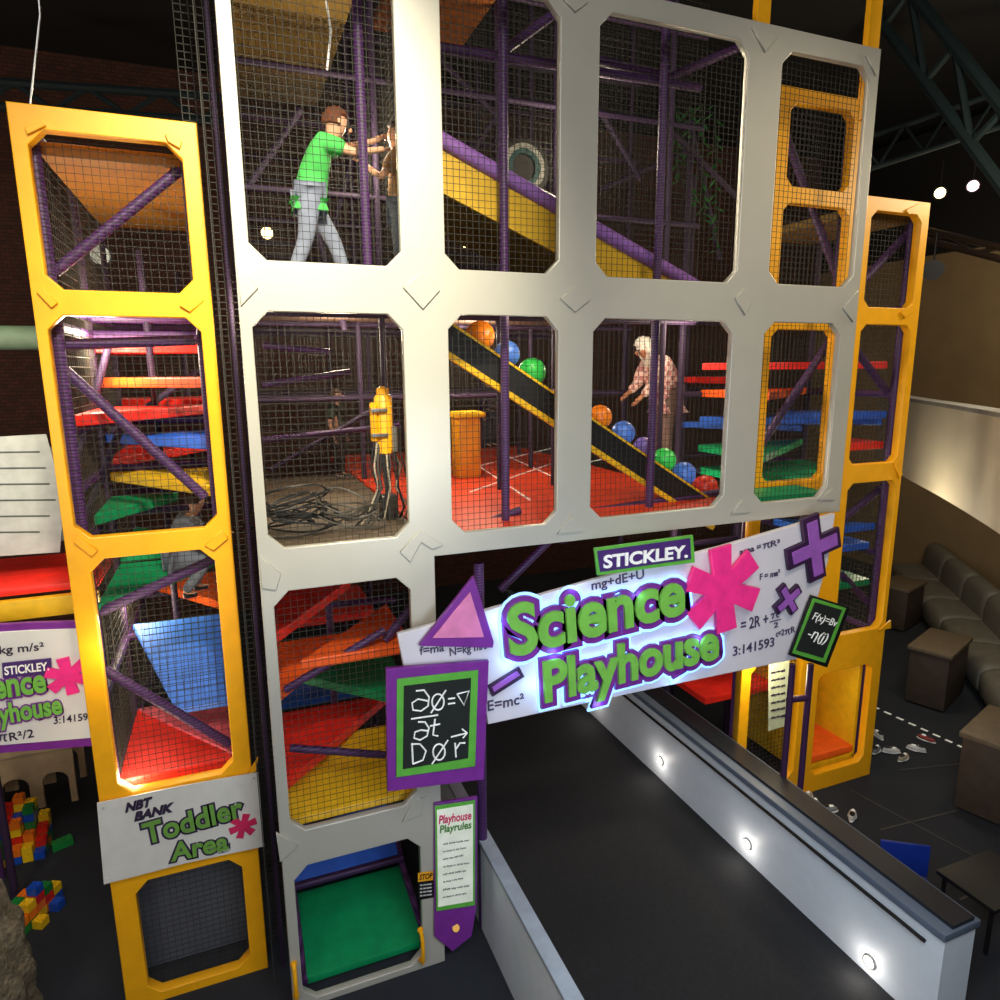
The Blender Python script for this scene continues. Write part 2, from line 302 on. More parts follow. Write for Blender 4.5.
for (px,py,Y),k,m_,rng,a0,a1 in [((140,378,.9),'br',orange,(ya+.3,yb),tx0,tx1),((120,412,.9),'bl',red,(ya,yb),tx0,tx1),((120,440,1.1),'br',blue,(ya+.2,yb),tx0,tx1),((150,487,.8),'br',yellowpad,(ya,yb),tx0,tx1),((120,510,1.1),'bl',green,(ya+.3,yb),tx0,tm+.1),((170,455,1.9),'bl',red,(yb,yc),tx0,tx1),((150,590,.9),'bl',green,(ya,yb),tx0,tx1),((150,764,.8),'fl',red,(ya,yb),tx0,tx1),((190,742,1.0),'br',mat('pink vinyl',(226,96,110),.5),(ya,yb),tx0,tx1),((150,400,2.2),'br',red,(yb,yc),tx0,tx1),((150,600,2.2),'br',orange,(yb,yc),tx0,tx1),((160,540,2.2),'fl',green,(yb,yc),tx0,tx1),((140,345,2.2),'fl',red,(yb,yc),tx0,tx1)]:
    deck(lt,P(px,py,Y).z,tri(k,a0,a1,*rng),m_)
lb=mat('light blue vinyl',(66,122,226),.5)
zlo=P(180,712,1.1).z; zhi=P(180,622,1.75).z; xm=tx0+.05
MB().prism([(xm+.35,1.05,zlo),(tx1,1.05,zlo),(tx1,1.72,zhi),(xm,1.72,zhi)],(0,.03,.04)).build('sloped_pad',lb,lt,bev=.01,flat=True)
u_=Vector((0,.67,zhi-zlo)); net((xm+.1,1.02,zlo+.05),X,u_.normalized(),tx1-xm-.1,u_.length,.06,.003).build('safety_net',netm,lt)
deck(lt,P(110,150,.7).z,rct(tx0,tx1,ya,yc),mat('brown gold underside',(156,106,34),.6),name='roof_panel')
MB().box(((tx0+tx1)/2,YL+.3,cells[3][2]+.38),(tx1-tx0,.03,.85)).build('kick_panel',mat('smoky panel',(84,88,98),.6),lt)
net((tx0,yc,.3),X,Z,tx1-tx0,TZ-.5,.07,.003).build('safety_net',netl,lt)
net((tx0,ya,.3),Yv,Z,yc-ya,TZ-.5,.07,.003).build('safety_net',netl,lt)
bn=thing('toddler_area_banner',P(180,885,YL-.08),'white fabric banner tied across the lower part of the left yellow tower','banner')
YB=YL-.09
put('cloth',plate([pp([(97,803),(180,786),(258,772),(264,846),(185,863),(104,884)],YB)],YB,.01),mat('banner cloth',(214,212,206),.8,var=.05),bn)
text('lettering','NBT',(126,812),(153,805),8,YB-.01,ink,bn,.055,shear=.35); text('lettering','BANK',(135,821),(173,811),8,YB-.01,ink,bn,.055,shear=.35)
for s,a,b,h in (('Toddler',(146,844),(243,816),20),('Area',(172,861),(228,849),17)):
    text('letter_outline',s,a,b,h,YB-.008,mat('dark violet',(52,34,70),.5),bn,.09); text('lettering',s,a,b,h,YB-.016,mat('leaf green',(110,160,70),.5),bn,.025)
def asterisk(cx,cy,r,Y,w=.32,arms=6,rot=.2,fl=1.3):
    c=P(cx,cy,Y); R=(P(cx,cy-r,Y)-c).length; out=[]
    h=pi/arms; ri=R*w*.5/math.sin(h)
    for i in range(arms):
        a=rot+2*pi*i/arms; d=Vector((cos(a),sin(a))); n=Vector((-sin(a),cos(a)))
        ww=R*w*.5
        out.append((c.x+cos(a-h)*ri,c.z+sin(a-h)*ri))
        for q in ((d*R*.98-n*ww*fl),(d*R*.98+n*ww*fl)): out.append((c.x+q[0],c.z+q[1]))
    return out
put('asterisk',plate([asterisk(243,826,12,YB-.01,.42)],YB-.012,.008),mat('banner pink',(206,40,90),.5),bn)
for a in ((103,808),(254,778),(108,878),(260,842)): MB().tube(P(*a,YB-.008),P(*a,YL+.0),.01,8).build('grommet',steel,bn)
# ---------------------------------------------------------------- right tower
YR=.6; r0=P(770,190,YR).x; rm=P(857,190,YR).x; r1=P(906,400,YR).x; zr1=P(815,93,YR).z; zr2=P(895,200,YR).z
rt=thing('yellow_climbing_tower',((r0+r1)/2,YR,0),'yellow framed climbing tower of two bays behind the right end of the silver panel','play structure')
rcx=[((785,150),(848,150),(816,108),(815,190)),((778,240),(843,240),(808,206),(806,300)),((764,400),(826,400),(800,330),(790,480)),((755,560),(810,560),(790,500),(780,640)),((746,710),(795,710),(770,662),(768,780)),
 ((864,260),(914,255),(888,213),(885,308)),((851,400),(900,400),(880,325),(872,463)),((838,560),(886,550),(862,482),(858,630)),((812,720),(864,715),(840,668),(838,765))]
rcells=[(P(*l,YR).x,P(*r,YR).x,max(.1,P(*b,YR).z),P(*t,YR).z) for l,r,t,b in rcx]
put('front_frame',plate([[(r0,0),(r0,zr1),(rm,zr1),(rm,zr2),(r1,zr2),(r1,0)]]+[octo(*q,c=.07) for q in rcells],YR,.09,.006),yellow,rt)
for pl in [[(905,210),(920,203),(922,207),(908,215)],[(900,312),(912,304),(914,310),(904,318)],[(893,462),(902,474),(898,478)],[(878,630),(890,620),(890,628)]]:
    put('corner_plate',plate([pp(pl,YR-.05)],YR-.055,.02,.003),yellow,rt)
for q in rcells[:8]: net((q[0]-.02,YR+.07,q[2]-.02),X,Z,q[1]-q[0]+.04,q[3]-q[2]+.04,.052,.0025).build('safety_net',netm,rt)
for x in (r0+.06,rm-.05,r1-.06):
    for y in (YR+.1,YR+1.3,YR+2.5): MB().path([(x,y,0),(x,y,(zr1 if x<rm else zr2)-.06)],.04,10).build('post',purple if y<1 else backpurple,rt)
for z in (1.2+DZ,2.1+DZ,3.0+DZ,3.9+DZ,4.8+DZ):
    for y in (YR+1.3,YR+2.5): MB().path([(r0+.06,y,z),(r1-.06,y,z)],.034,8).build('tube',backpurple,rt)
    MB().path([(r1-.06,YR+.1,z),(r1-.06,YR+2.5,z)],.036,8).build('tube',purple,rt)
for a,b in (((776,108),(842,290)),((862,282),(914,226)),((852,345),(902,412)),((756,452),(832,338)),((832,528),(886,484)),((842,575),(880,615))): rail(rt,[P(*a,YR+.18),P(*b,YR+.18)],.04)
q0,q1=r0+.08,r1-.08; qs=r0+.35; qr=rm+.02
for (px,py,Y),k,m_,rng,xs_,xe_ in [((800,362,1.2),'br',red,(.8,1.9),qs,q1),((800,390,1.2),'bl',orange,(.8,1.9),qs,q1),((800,418,1.2),'br',blue,(.8,1.9),qs,q1),((800,447,1.2),'bl',green,(.8,1.9),qs,q1),((860,418,2.5),'br',blue,(1.9,3.1),qs+.6,q1),((870,375,2.5),'bl',red,(1.9,3.1),qs+.6,q1),((860,532,1.2),'fr',blue,(.8,1.9),q0,q1),((700,690,1.4),'fl',red,(1.2,2.8),q0,q1),
  ((875,410,.9),'fl',blue,(.75,1.4),qr,q1),((875,440,.9),'fr',red,(.75,1.4),qr,q1),((865,520,.9),'fl',blue,(.75,1.4),qr,q1),((860,575,.9),'fr',green,(.75,1.4),qr,q1)]:
    deck(rt,P(px,py,Y).z,tri(k,xs_,xe_,*rng),m_)
deck(rt,zF+.04,rct(P(742,500,.3).x,XR-.05,.1,.5),green); deck(rt,zF+.04,rct(q0+.3,q1,.72,1.9),green); deck(rt,P(870,570,1.4).z,rct(q0,q1,1.45,3),blue)
deck(rt,zr2-.1,rct(rm,q1,.7,2.0),olive,name='roof_panel')
net((q0,3.05,.3),X,Z,q1-q0,5.4,.075,.003).build('safety_net',netl,rt)
net((r1-.05,.7,.9),Yv,Z,2.3,4.8,.06,.003).build('safety_net',netl,rt)
so=thing('cubby_opening',(P(838,775,.9).x,.9,0),'boxy yellow cubby with flat orange mat at the foot of the right yellow tower','cubby')
ex0,ex1=rcells[8][0]+.02,rcells[8][1]-.02; zc0=rcells[8][2]; zc1=rcells[8][3]
MB().box(((ex0+ex1)/2,1.18,zc0+.1),(ex1-ex0,1.0,.08)).build('mat',orange,so,bev=.015)
for xx in (ex0,ex1): MB().box((xx,1.18,(zc0+zc1)/2),(.04,1.0,zc1-zc0)).build('side_panel',yellowpad,so)
MB().box(((ex0+ex1)/2,1.7,(zc0+zc1)/2),(ex1-ex0,.04,zc1-zc0)).build('back_panel',mat('wood ply',(190,126,60),.6),so)
MB().box(((ex0+ex1)/2,1.18,zc0-.02),(ex1-ex0,1.0,.1)).build('base',yellowpad,so)
pst=thing('notice_poster',P(778,730,.45),'pale notice poster on a post under the right end of the sign','poster')
put('sheet',plate([pp([(769,662),(789,657),(787,725),(768,731)],.5)],.5,.01),mat('cream paper',(206,214,178),.6),pst)
for i in range(7): text('print','safety rules apply',(771,674+i*7.5),(785,671+i*7.5),2.2,.49,ink,pst)
# ---------------------------------------------------------------- upper inclined walkway
ri=thing('inclined_walkway',P(560,270,.6),'yellow sided incline with purple handrail crossing the upper openings','ramp')
a=P(420,128,.45); b=P(700,289,.45)
MB().path([a,b],.058,14).build('handrail',purplel,ri)
MB().path([a+Yv*1.0,b+Yv*1.0],.04,12).build('handrail',backpurple,ri)
lo0=a-Z*.36; lo1=b-Z*.33; t0=(lo0.z-(zU+.03))/(lo0.z-lo1.z); lw=lo0.lerp(lo1,min(1,t0))
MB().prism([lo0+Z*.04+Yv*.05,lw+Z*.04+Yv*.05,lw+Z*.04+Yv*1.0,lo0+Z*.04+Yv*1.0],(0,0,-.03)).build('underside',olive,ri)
MB().prism([a-Z*.04,b-Z*.04,Vector((b.x,b.y,min(b.z-.06,zU+.03))),lw,lo0],(0,.03,0)).build('side_panel',mat('mustard vinyl',(208,164,30),.5),ri)
rg=P(523,168,2.2); tn=thing('tunnel_ring',rg-Z*.3,'dim round black and pale porthole ring behind the upper incline','tunnel ring')
for nm,ro,rii,m_ in (('outer_ring',.28,.23,black),('pale_ring',.23,.18,mat('dull white ring',(150,148,140),.7)),('teal_ring',.18,.13,mat('teal ring',(20,70,72),.6))):
    MB().lathe((rg.x,2.2,rg.z),[(rii,-.04),(ro,-.04),(ro,.04),(rii,.04),(rii,-.04)],28,'Y').build(nm,m_,tn)
MB().lathe((rg.x,2.22,rg.z),[(.135,-.01),(.135,.01)],24,'Y').build('centre_disc',mat('dark centre',(40,34,34),.6),tn)
vn=thing('artificial_foliage',P(700,255,2.3),'dark green hanging artificial foliage behind the third upper opening','plant')
lf=MB(); random.seed(5)
for k in range(4):
    p0=P(676+k*13,105,2.3); p1=P(678+k*13,150+k*25+30,2.3); MB().tube(p0,p1,.008,6).build('stem',mat('stem',(30,50,24),.8),vn)
    for j in range(22):
        q=p0.lerp(p1,j/21); an=random.uniform(0,2*pi); dr=Vector((cos(an),sin(an)*.4,-.5)).normalized(); sd=Vector((-sin(an),cos(an),0))*.026; L=random.uniform(.1,.17)
        lf.add([q,q+dr*L*.5+sd,q+dr*L,q+dr*L*.5-sd],[(0,1,2,3)])
put('leaves',lf.mesh(),mat('leaf dark green',(34,110,40),.7),vn)
# ---------------------------------------------------------------- ball ramp
br=thing('ball_ramp',P(600,500,.5),'dark sloping belt with yellow edges carrying coloured balls across the middle openings','ramp')
a=P(440,322,.42); b=P(722,512,.42); d=(b-a).normalized(); nrm=Vector((-d.z,0,d.x)); nrm=nrm if nrm.z>0 else -nrm
def strip(y,off0,off1,th,m_,nm): MB().prism([a+Yv*y+nrm*off0,b+Yv*y+nrm*off0,b+Yv*y+nrm*off1,a+Yv*y+nrm*off1],(0,th,0)).build(nm,m_,br)
strip(0,-.15,.035,.03,black,'side_board'); strip(-.01,-.195,-.15,.05,yellowpad,'lower_trim'); strip(-.008,.03,.048,.04,yellowpad,'upper_trim')
bc={'orange':(255,132,24),'blue':(84,132,226),'green':(56,206,84),'purple':(134,108,186),'red':(240,60,34)}
BL=[(480,336,15,'orange','first orange ball at the top of the sloping trough'),(507,354,13,'blue','blue ball beside the top orange ball on the trough'),(532,372,14,'green','green ball third from the top of the trough'),(566,394,13,'red','red ball mostly hidden behind the upright between second and third opening'),(600,417,12,'orange','orange ball in the middle of the sloping trough'),(623,433,12,'blue','blue ball just below the middle orange ball'),(643,447,10,'purple','purple ball halfway down the right part of the trough'),(664,460,12,'green','green ball near the purple post in the trough'),(684,474,12,'blue','blue ball between green ball and red ball'),(705,488,13,'red','red ball at the low end of the sloping trough')]
BP=[]
for px,py,r,c,lab in BL:
    p=P(px,py,.62); R=r/f*(p-C).dot(Fw); BP.append((p,R))
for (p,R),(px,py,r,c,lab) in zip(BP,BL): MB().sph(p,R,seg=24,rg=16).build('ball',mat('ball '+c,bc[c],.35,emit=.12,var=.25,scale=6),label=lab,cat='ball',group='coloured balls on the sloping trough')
a2=BP[0][0]-nrm*(BP[0][1]+.004); b2=BP[-1][0]-nrm*(BP[-1][1]+.004); d2=b2-a2; a2=a2-d2*.16; b2=b2+d2*.04
for y0,y1,h0,h1_,m_,nm in ((-.17,.2,-.028,0,mat('grey belt',(48,46,46),.6),'trough_bed'),(.2,.23,-.04,.06,black,'side_board')):
    MB().prism([a2+Yv*y0+nrm*h0,b2+Yv*y0+nrm*h0,b2+Yv*y1+nrm*h0,a2+Yv*y1+nrm*h0],nrm*(h1_-h0)).build(nm,m_,br)
p=P(466,445,2.6); t=thing('padded_block',(p.x,p.y,zF),'tall yellow orange padded pedestal on the red floor behind the second opening','padding')
MB().box((p.x,2.6,zF+.34),(.26,.3,.68)).build('block',mat('orange yellow pad',(232,160,24),.5),t,bev=.03); MB().box((p.x,2.6,zF+.71),(.36,.38,.06)).build('top_pad',yellowpad,t,bev=.02)
# yellow machine and cables
random.seed(11)
p=P(385,455,.7); mc=thing('yellow_pump',(p.x,.7,zF),'slim yellow mechanical unit with hanging hoses in the left middle opening','machine')
z0=P(386,455,.7).z; z1=P(386,394,.7).z; hgt=z1-z0
MB().lathe((p.x,.7,z0),[(.05,0),(.07,.02),(.07,hgt-.03),(.05,hgt)],20).build('body',yellow,mc)
MB().lathe((p.x,.7,z1),[(.05,0),(.05,.04),(.02,.06)],16).build('cap',yellow,mc)
MB().lathe((p.x-.085,.66,z0+hgt*.25),[(.026,0),(.03,.01),(.03,hgt*.6),(.02,hgt*.62)],12).build('side_tank',yellow,mc)
for k in (.35,.75): MB().box((p.x-.05,.62,z0+hgt*k),(.13,.03,.025)).build('bracket',steel,mc,bev=.004)
MB().box((p.x+.07,.66,z0+.13),(.04,.07,.2)).build('control_box',mat('grey casing',(130,126,116),.5),mc,bev=.005)
MB().box((p.x+.02,.74,zF+.1),(.14,.14,.2)).build('motor_block',mat('motor grey',(60,58,54),.4,.5),mc,bev=.02)
MB().path([(p.x+.02,.74,zF+.2),(p.x,.72,z0+.02)],.025,10).build('stem',steel,mc)
hg=mat('beige hose',(170,160,140),.5)
for i in range(11):
    dx=-.12+.024*i; r=random.choice((.006,.008,.01)); m_=(black,hg,mat('dark grey hose',(60,60,60),.5),black)[i%4]
    MB().path([(p.x+dx*.6,.68,z0+.05+random.uniform(0,.2)),(p.x+dx*1.1,.62,z0-.08),(p.x+dx+random.uniform(-.05,.05),.6,z0-.25),(p.x+dx*1.4+random.uniform(-.05,.05),.58,zF+.12),(p.x+dx*2-.05,.5+.02*i,zF+.02)],r,8).build('hose',m_,mc)
def coil(cx,cy,n,r,lab,m_,z=zF):
    mb=MB(); c=P(cx,cy,.55)
    for k in range(n):
        pts=[]; rr=r*(.5+.6*random.random()); ox,oy=random.uniform(-.1,.1),random.uniform(-.05,.05); zz=z+.015+k*.015; tl=random.uniform(.04,.2); ph=random.uniform(0,6)
        for j in range(30):
            a_=2*pi*j/29; pts.append((c.x+ox+rr*1.4*cos(a_)+.015*sin(3*a_+k),.5+oy+rr*.8*sin(a_),zz+tl*(.5+.5*sin(a_+ph))))
        mb.path(pts,.008,6)
    mb.build('cable_coil',m_,label=lab,cat='cable')
coil(300,530,13,.2,'tangled black cable coil on the deck, left half of the heap',black); coil(352,528,9,.15,'tangled grey cable coil on the deck, right half of the heap',mat('grey cable',(70,66,58),.5))
MB().path([P(327,70,.6),P(331,30,.6),P(326,0,.6),P(330,-50,.6)],.008,6).build('hanging_rope',wht,label='thin white rope hanging inside the top left opening',cat='rope')
# ---------------------------------------------------------------- people
def skinmesh(comps,sub=2):
    vs=[];es=[];rs=[];roots=[]
    for V,E,root in comps:
        idx={}
        for k,(p,r) in V.items(): idx[k]=len(vs); vs.append(p); rs.append(r)
        es+=[(idx[a],idx[b]) for a,b in E]; roots.append(idx[root])
    me=bpy.data.meshes.new('s'); me.from_pydata(vs,es,[]); o=bpy.data.objects.new('s',me)
    md=o.modifiers.new('skin','SKIN'); md.use_smooth_shade=True
    if not me.skin_vertices:
        bm=bmesh.new(); bm.from_mesh(me); bm.verts.layers.skin.verify(); bm.to_mesh(me); bm.free()
    sv=me.skin_vertices[0].data
    for i,r in enumerate(rs): sv[i].radius=(r,r) if not isinstance(r,tuple) else r; sv[i].use_root=(i in roots)
    s2=o.modifiers.new('sub','SUBSURF'); s2.levels=sub; s2.render_levels=sub
    out=evalmesh(o); out.polygons.foreach_set('use_smooth',[True]*len(out.polygons)); return out
def person(label,pos,face,h,pose,skin,hair,shirt,trousers,shoe,hs=1.0,longh=False,bulk=1.0,hem=0,group=None):
    J={'pelvis':(0,0,.53),'spine':(0,0,.62),'chest':(0,0,.73),'neck':(0,0,.825),'head0':(.015,0,.865),'head1':(.015,0,.925),'head2':(.0,0,.97)}
    for s,y in(('L',1),('R',-1)):
        J.update({'sh'+s:(0,.1*y,.795),'el'+s:(-.02,.14*y,.62),'wr'+s:(.03,.15*y,.47),'pa'+s:(.045,.15*y,.435),'hi'+s:(0,.055*y,.5),'kn'+s:(.01,.06*y,.28),'an'+s:(0,.06*y,.05),'to'+s:(.09,.065*y,.02)})
    J.update(pose)
    Rm=Matrix.Rotation(face,3,'Z'); pos=Vector(pos)
    T=lambda v:pos+Rm@(Vector(v)*h)
    r={'pelvis':.062*bulk,'spine':.056*bulk,'chest':.066*bulk,'neck':.028,'head0':.036*hs,'head1':.058*hs,'head2':.04*hs}
    for s in 'LR': r.update({'sh'+s:.033*bulk,'el'+s:.023,'wr'+s:.015,'pa'+s:.018,'hi'+s:.046*bulk,'kn'+s:.031,'an'+s:.021,'to'+s:.017})
    t=thing('person',pos,label,'person',group)
    E=[('pelvis','spine'),('spine','chest'),('chest','neck'),('neck','head0'),('head0','head1'),('head1','head2')]
    for s in 'LR': E+=[('chest','sh'+s),('sh'+s,'el'+s),('el'+s,'wr'+s),('wr'+s,'pa'+s),('pelvis','hi'+s),('hi'+s,'kn'+s),('kn'+s,'an'+s),('an'+s,'to'+s)]
    comps=[({k:(T(J[k]),r[k]*h) for k in r},E,'pelvis')]
    for s in 'LR':
        a=Vector(J['wr'+s]); b=Vector(J['pa'+s]); dd=(b-a).normalized(); side=dd.cross(Vector((0,0,1)) if abs(dd.z)<.8 else Vector((1,0,0))).normalized(); cu=dd.cross(side)
        for k,(o_,L) in enumerate(((-.013,.034),(-.0045,.04),(.0045,.037),(.013,.028))):
            q0_=b+side*o_*.8; q1_=b+side*o_*1.2+dd*L*.6; q2_=b+side*o_*1.2+dd*L+cu*.01
            comps.append(({'a':(T(q0_),.006*h),'b':(T(q1_),.0055*h),'c':(T(q2_),.0045*h)},[('a','b'),('b','c')],'a'))
        q0_=b-side*.008-dd*.01; q1_=b-side*.028+dd*.008; q2_=b-side*.033+dd*.024
        comps.append(({'a':(T(q0_),.007*h),'b':(T(q1_),.006*h),'c':(T(q2_),.005*h)},[('a','b'),('b','c')],'a'))
    put('body',skinmesh(comps),skin,t)
    rc=lambda k,m_:(T(J[k]),r[k]*h*m_+.008)
    SV={k:rc(k,1.2) for k in ('pelvis','spine','chest')}; SV['nb']=(T(Vector(J['chest']).lerp(Vector(J['neck']),.75)),.044*h)
    SE=[('pelvis','spine'),('spine','chest'),('chest','nb')]
    if hem: SV['hem']=(T(Vector(J['pelvis'])-Vector((0,0,hem))),.085*h*bulk); SE.append(('pelvis','hem'))
    for s in 'LR':
        SV['sh'+s]=rc('sh'+s,1.3); SV['m'+s]=(T(Vector(J['sh'+s]).lerp(Vector(J['el'+s]),.75)),.038*h*bulk); SE+=[('chest','sh'+s),('sh'+s,'m'+s)]
        if hem>.05: SV['w'+s]=(T(Vector(J['el'+s]).lerp(Vector(J['wr'+s]),.8)),.03*h); SV['e'+s]=(T(J['el'+s]),.036*h); SE+=[('m'+s,'e'+s),('e'+s,'w'+s)]
    put('shirt',skinmesh([(SV,SE,'pelvis')]),shirt,t)
    TV={'pelvis':rc('pelvis',1.08)}; TE=[]
    for s in 'LR':
        for k in('hi','kn'): TV[k+s]=rc(k+s,1.25)
        TV['an'+s]=(T(J['an'+s]),.036*h); TE+=[('pelvis','hi'+s),('hi'+s,'kn'+s),('kn'+s,'an'+s)]
    put('trousers',skinmesh([(TV,TE,'pelvis')]),trousers,t)
    for s in 'LR':
        a=Vector(J['an'+s]); b=Vector(J['to'+s]); a2=Vector((a.x-.015,a.y,min(a.z,b.z+.01)))
        put('shoe',skinmesh([({'a':(T(a2),.026*h),'b':(T(a2.lerp(b,.5)),.024*h),'c':(T(b),.02*h)},[('a','b'),('b','c')],'a')],1),shoe,t)
    hc=Vector(J['head1']); up=(Vector(J['head2'])-Vector(J['head0'])).normalized(); fw=(Vector((1,0,0))-up*up.x).normalized(); sd=up.cross(fw)
    M=Rm@Matrix((fw,sd,up)).transposed(); hr=(.07 if longh else .06)*hs*h; hcw=T(hc)
    def hf(v):
        if v.x>.3 and v.z<.4: return v*.72
        if longh and v.z<0: return Vector((v.x*.95-.1*abs(v.z),v.y*1.1,v.z*2.1))
        if v.z<-.4: return v*.78
        return v*(1+.05*sin(13*v.y+3*v.x)*cos(9*v.z)+.04*sin(17*v.x))
    MB().sph(hcw+M@Vector((-.008,0,.006))*h,hr,(1.0,.98,1.03),28,20,hf,M).build('headscarf' if longh else 'hair',hair,t)
    for s in(-1,1):
        MB().sph(hcw+M@Vector((.052*hs,.02*s,.0))*h,.0075*h,seg=10,rg=6).build('eye',black,t)
        if not longh: MB().sph(hcw+M@Vector((.0,.06*s*hs,-.005))*h,.013*h,(.7,.4,1.1),10,8,None,M).build('ear',skin,t)
    MB().sph(hcw+M@Vector((.06*hs,0,-.014))*h,.009*h,(1.1,.8,1.3),10,8,None,M).build('nose',skin,t)
    MB().sph(hcw+M@Vector((.053*hs,0,-.034))*h,.012*h,(.4,1.3,.35),10,6,None,M).build('mouth',mat('lips',(170,90,80),.5),t)
    return t
sk=mat('skin',(226,172,138),.55,var=.04); sk2=mat('tan skin',(176,116,84),.55,var=.04); jean=mat('grey blue cotton',(134,142,162),.8,var=.15); brn=mat('auburn hair',(104,56,30),.8,var=.4,scale=60); dk=mat('dark hair',(60,40,28),.8,var=.4,scale=60); gh=mat('pale scarf',(226,220,208),.8)
zd=zU; py_=.75; q=P(326,260,py_)
h1=(P(330,100,py_).z-zd)*1.03
person('child in bright green t-shirt and grey trousers leaning with both arms forward',(q.x-.06,py_,zd),0,h1,
 {'pelvis':(-.03,0,.49),'spine':(.0,0,.585),'chest':(.03,0,.68),'neck':(.085,0,.76),'head0':(.115,0,.8),'head1':(.14,0,.86),'head2':(.135,0,.92),
 'shL':(.05,.09,.74),'shR':(.05,-.09,.74),'elL':(.2,.11,.78),'elR':(.2,-.12,.69),'wrL':(.35,.08,.82),'wrR':(.34,-.08,.73),'paL':(.385,.07,.84),'paR':(.375,-.07,.74),
 'hiL':(-.03,.05,.47),'hiR':(-.03,-.05,.47),'knL':(.1,.06,.28),'anL':(.17,.06,.05),'toL':(.25,.07,.02),'knR':(-.06,-.06,.26),'anR':(-.15,-.06,.05),'toR':(-.06,-.065,.02)},sk,brn,mat('green shirt',(76,190,88),.8,var=.15),jean,black,1.2,bulk=1.14,hem=.03)
q=P(392,260,.95)
person('child in tan shirt and grey jeans mostly hidden behind the silver upright',(q.x+.1,1.0,zd),pi*.9,h1*.97,{'elL':(.1,.12,.66),'wrL':(.2,.08,.74),'paL':(.23,.07,.76)},sk,dk,mat('tan shirt',(150,112,70),.8),mat('grey denim',(112,118,132),.8,var=.15),black,1.15,bulk=1.12)
q=PZ(662,466,zF)
hA=(P(645,337,q.y).z-zF)
plaid=checkmat('plaid shirt',(228,202,190),(192,126,126),18)
person('adult in pale headscarf and pinkish plaid shirt bending over the ball trough behind purple post',q,pi*1.0,hA*1.08,{'pelvis':(-.03,0,.5),'spine':(.01,0,.6),'chest':(.07,0,.69),'neck':(.13,0,.77),'head0':(.165,0,.8),'head1':(.2,0,.85),'head2':(.2,0,.9),'shL':(.09,.1,.745),'shR':(.09,-.1,.745),'elL':(.18,.12,.6),'wrL':(.28,.1,.5),'paL':(.31,.1,.48),'elR':(.15,-.13,.6),'wrR':(.25,-.1,.53),'paR':(.28,-.1,.51)},sk2,gh,plaid,mat('taupe trousers',(122,98,90),.8),white,1.0,True,1.4,.1)
q=PZ(490,447,zF)
person('small child in dark top standing far back on the red floor',q,-1.2,1.05,{},sk,brn,mat('dark shirt',(60,52,66),.8),mat('navy trousers',(40,44,66),.8),black,1.2,bulk=1.2)
person('child in grey hooded top crouching inside the left yellow tower',(P(188,560,1.35).x,1.35,P(150,600,1.35).z),.3,1.15,{'pelvis':(-.08,0,.32),'spine':(-.05,0,.4),'chest':(.02,0,.5),'neck':(.06,0,.59),'head0':(.08,0,.63),'head1':(.1,0,.69),'head2':(.09,0,.75),'shL':(.03,.1,.56),'shR':(.03,-.1,.56),'elL':(.13,.12,.46),'elR':(.13,-.12,.46),'wrL':(.24,.1,.45),'wrR':(.24,-.1,.45),'paL':(.27,.1,.45),'paR':(.27,-.1,.45),'hiL':(-.07,.055,.3),'hiR':(-.07,-.055,.3),'knL':(.12,.08,.32),'knR':(.12,-.08,.26),'anL':(.05,.07,.05),'anR':(-.06,-.07,.05),'toL':(.14,.07,.02),'toR':(.03,-.07,.02)},sk,dk,mat('grey top',(120,128,142),.8),mat('slate trousers',(90,96,110),.8),black,1.15,bulk=1.25)
q=P(342,485,2.0)
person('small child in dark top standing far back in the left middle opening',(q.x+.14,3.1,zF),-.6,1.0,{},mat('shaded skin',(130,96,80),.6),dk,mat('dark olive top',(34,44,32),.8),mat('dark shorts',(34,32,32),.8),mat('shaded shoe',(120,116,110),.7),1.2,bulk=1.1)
# ---------------------------------------------------------------- main sign
YS=-.2
sg=thing('playhouse_sign',P(640,690,YS),'long white tilted sign with blue lit green lettering hung under the silver panel','sign')
put('board',plate([pp([(397,633),(480,611),(600,577),(720,546),(833,513),(826,560),(812,610),(795,658),(640,690),(487,723),(482,690),(404,670)],YS)],YS,.05,.006),mat('sign board',(218,214,222),.5,var=.04,scale=3),sg)
for s,a,b,h,Y_ in (('Science',(512,655),(683,612),48,YS-.05),('Playhouse',(546,701),(717,657),38,YS-.05)):
    text('glow_backing',s,a,b,h,Y_,glow,sg,.16,.012,label='blue white lit backing')
    text('letter_outline',s,a,b,h,Y_-.03,signpurple,sg,.115,.016)
    text('lettering',s,a,b,h,Y_-.058,signgreen,sg,.03,.012)
put('asterisk',plate([asterisk(722,589,44,YS-.07,.46,6,1.72,1.2)],YS-.08,.04,.004),pink,sg)
def quad(nm,pts,Y,th,m_,par,bev=.003): return put(nm,plate([pp(pts,Y)],Y,th,bev),m_,par)
npq=quad('name_plate',[(594,548),(692,535),(694,562),(597,575)],YS-.09,.03,sgreen2,sg)
quad('plate_face',[(597,551),(690,538),(691,559),(600,572)],YS-.108,.01,mat('plate purple',(70,40,110),.5),npq)
text('plate_lettering','STICKLEY.',(604,568),(687,557),12,YS-.116,wht,npq,.03)
fi=mat('formula ink',(72,60,92),.6)
def pisym(x,y,w,h,sl_,Y,par):
    g=lambda u,v:P(x+u*w,y-v*h+sl_*u*w,Y); r=.006
    mb=MB(); mb.path([g(0,.8),g(.1,.95),g(1,.95)],r,6); mb.path([g(.3,.93),g(.28,.4),g(.15,0)],r,6); mb.path([g(.72,.93),g(.72,.25),g(.85,0),g(.98,.08)],r,6)
    mb.build('pi_symbol',fi,par)
YE=YS-.032
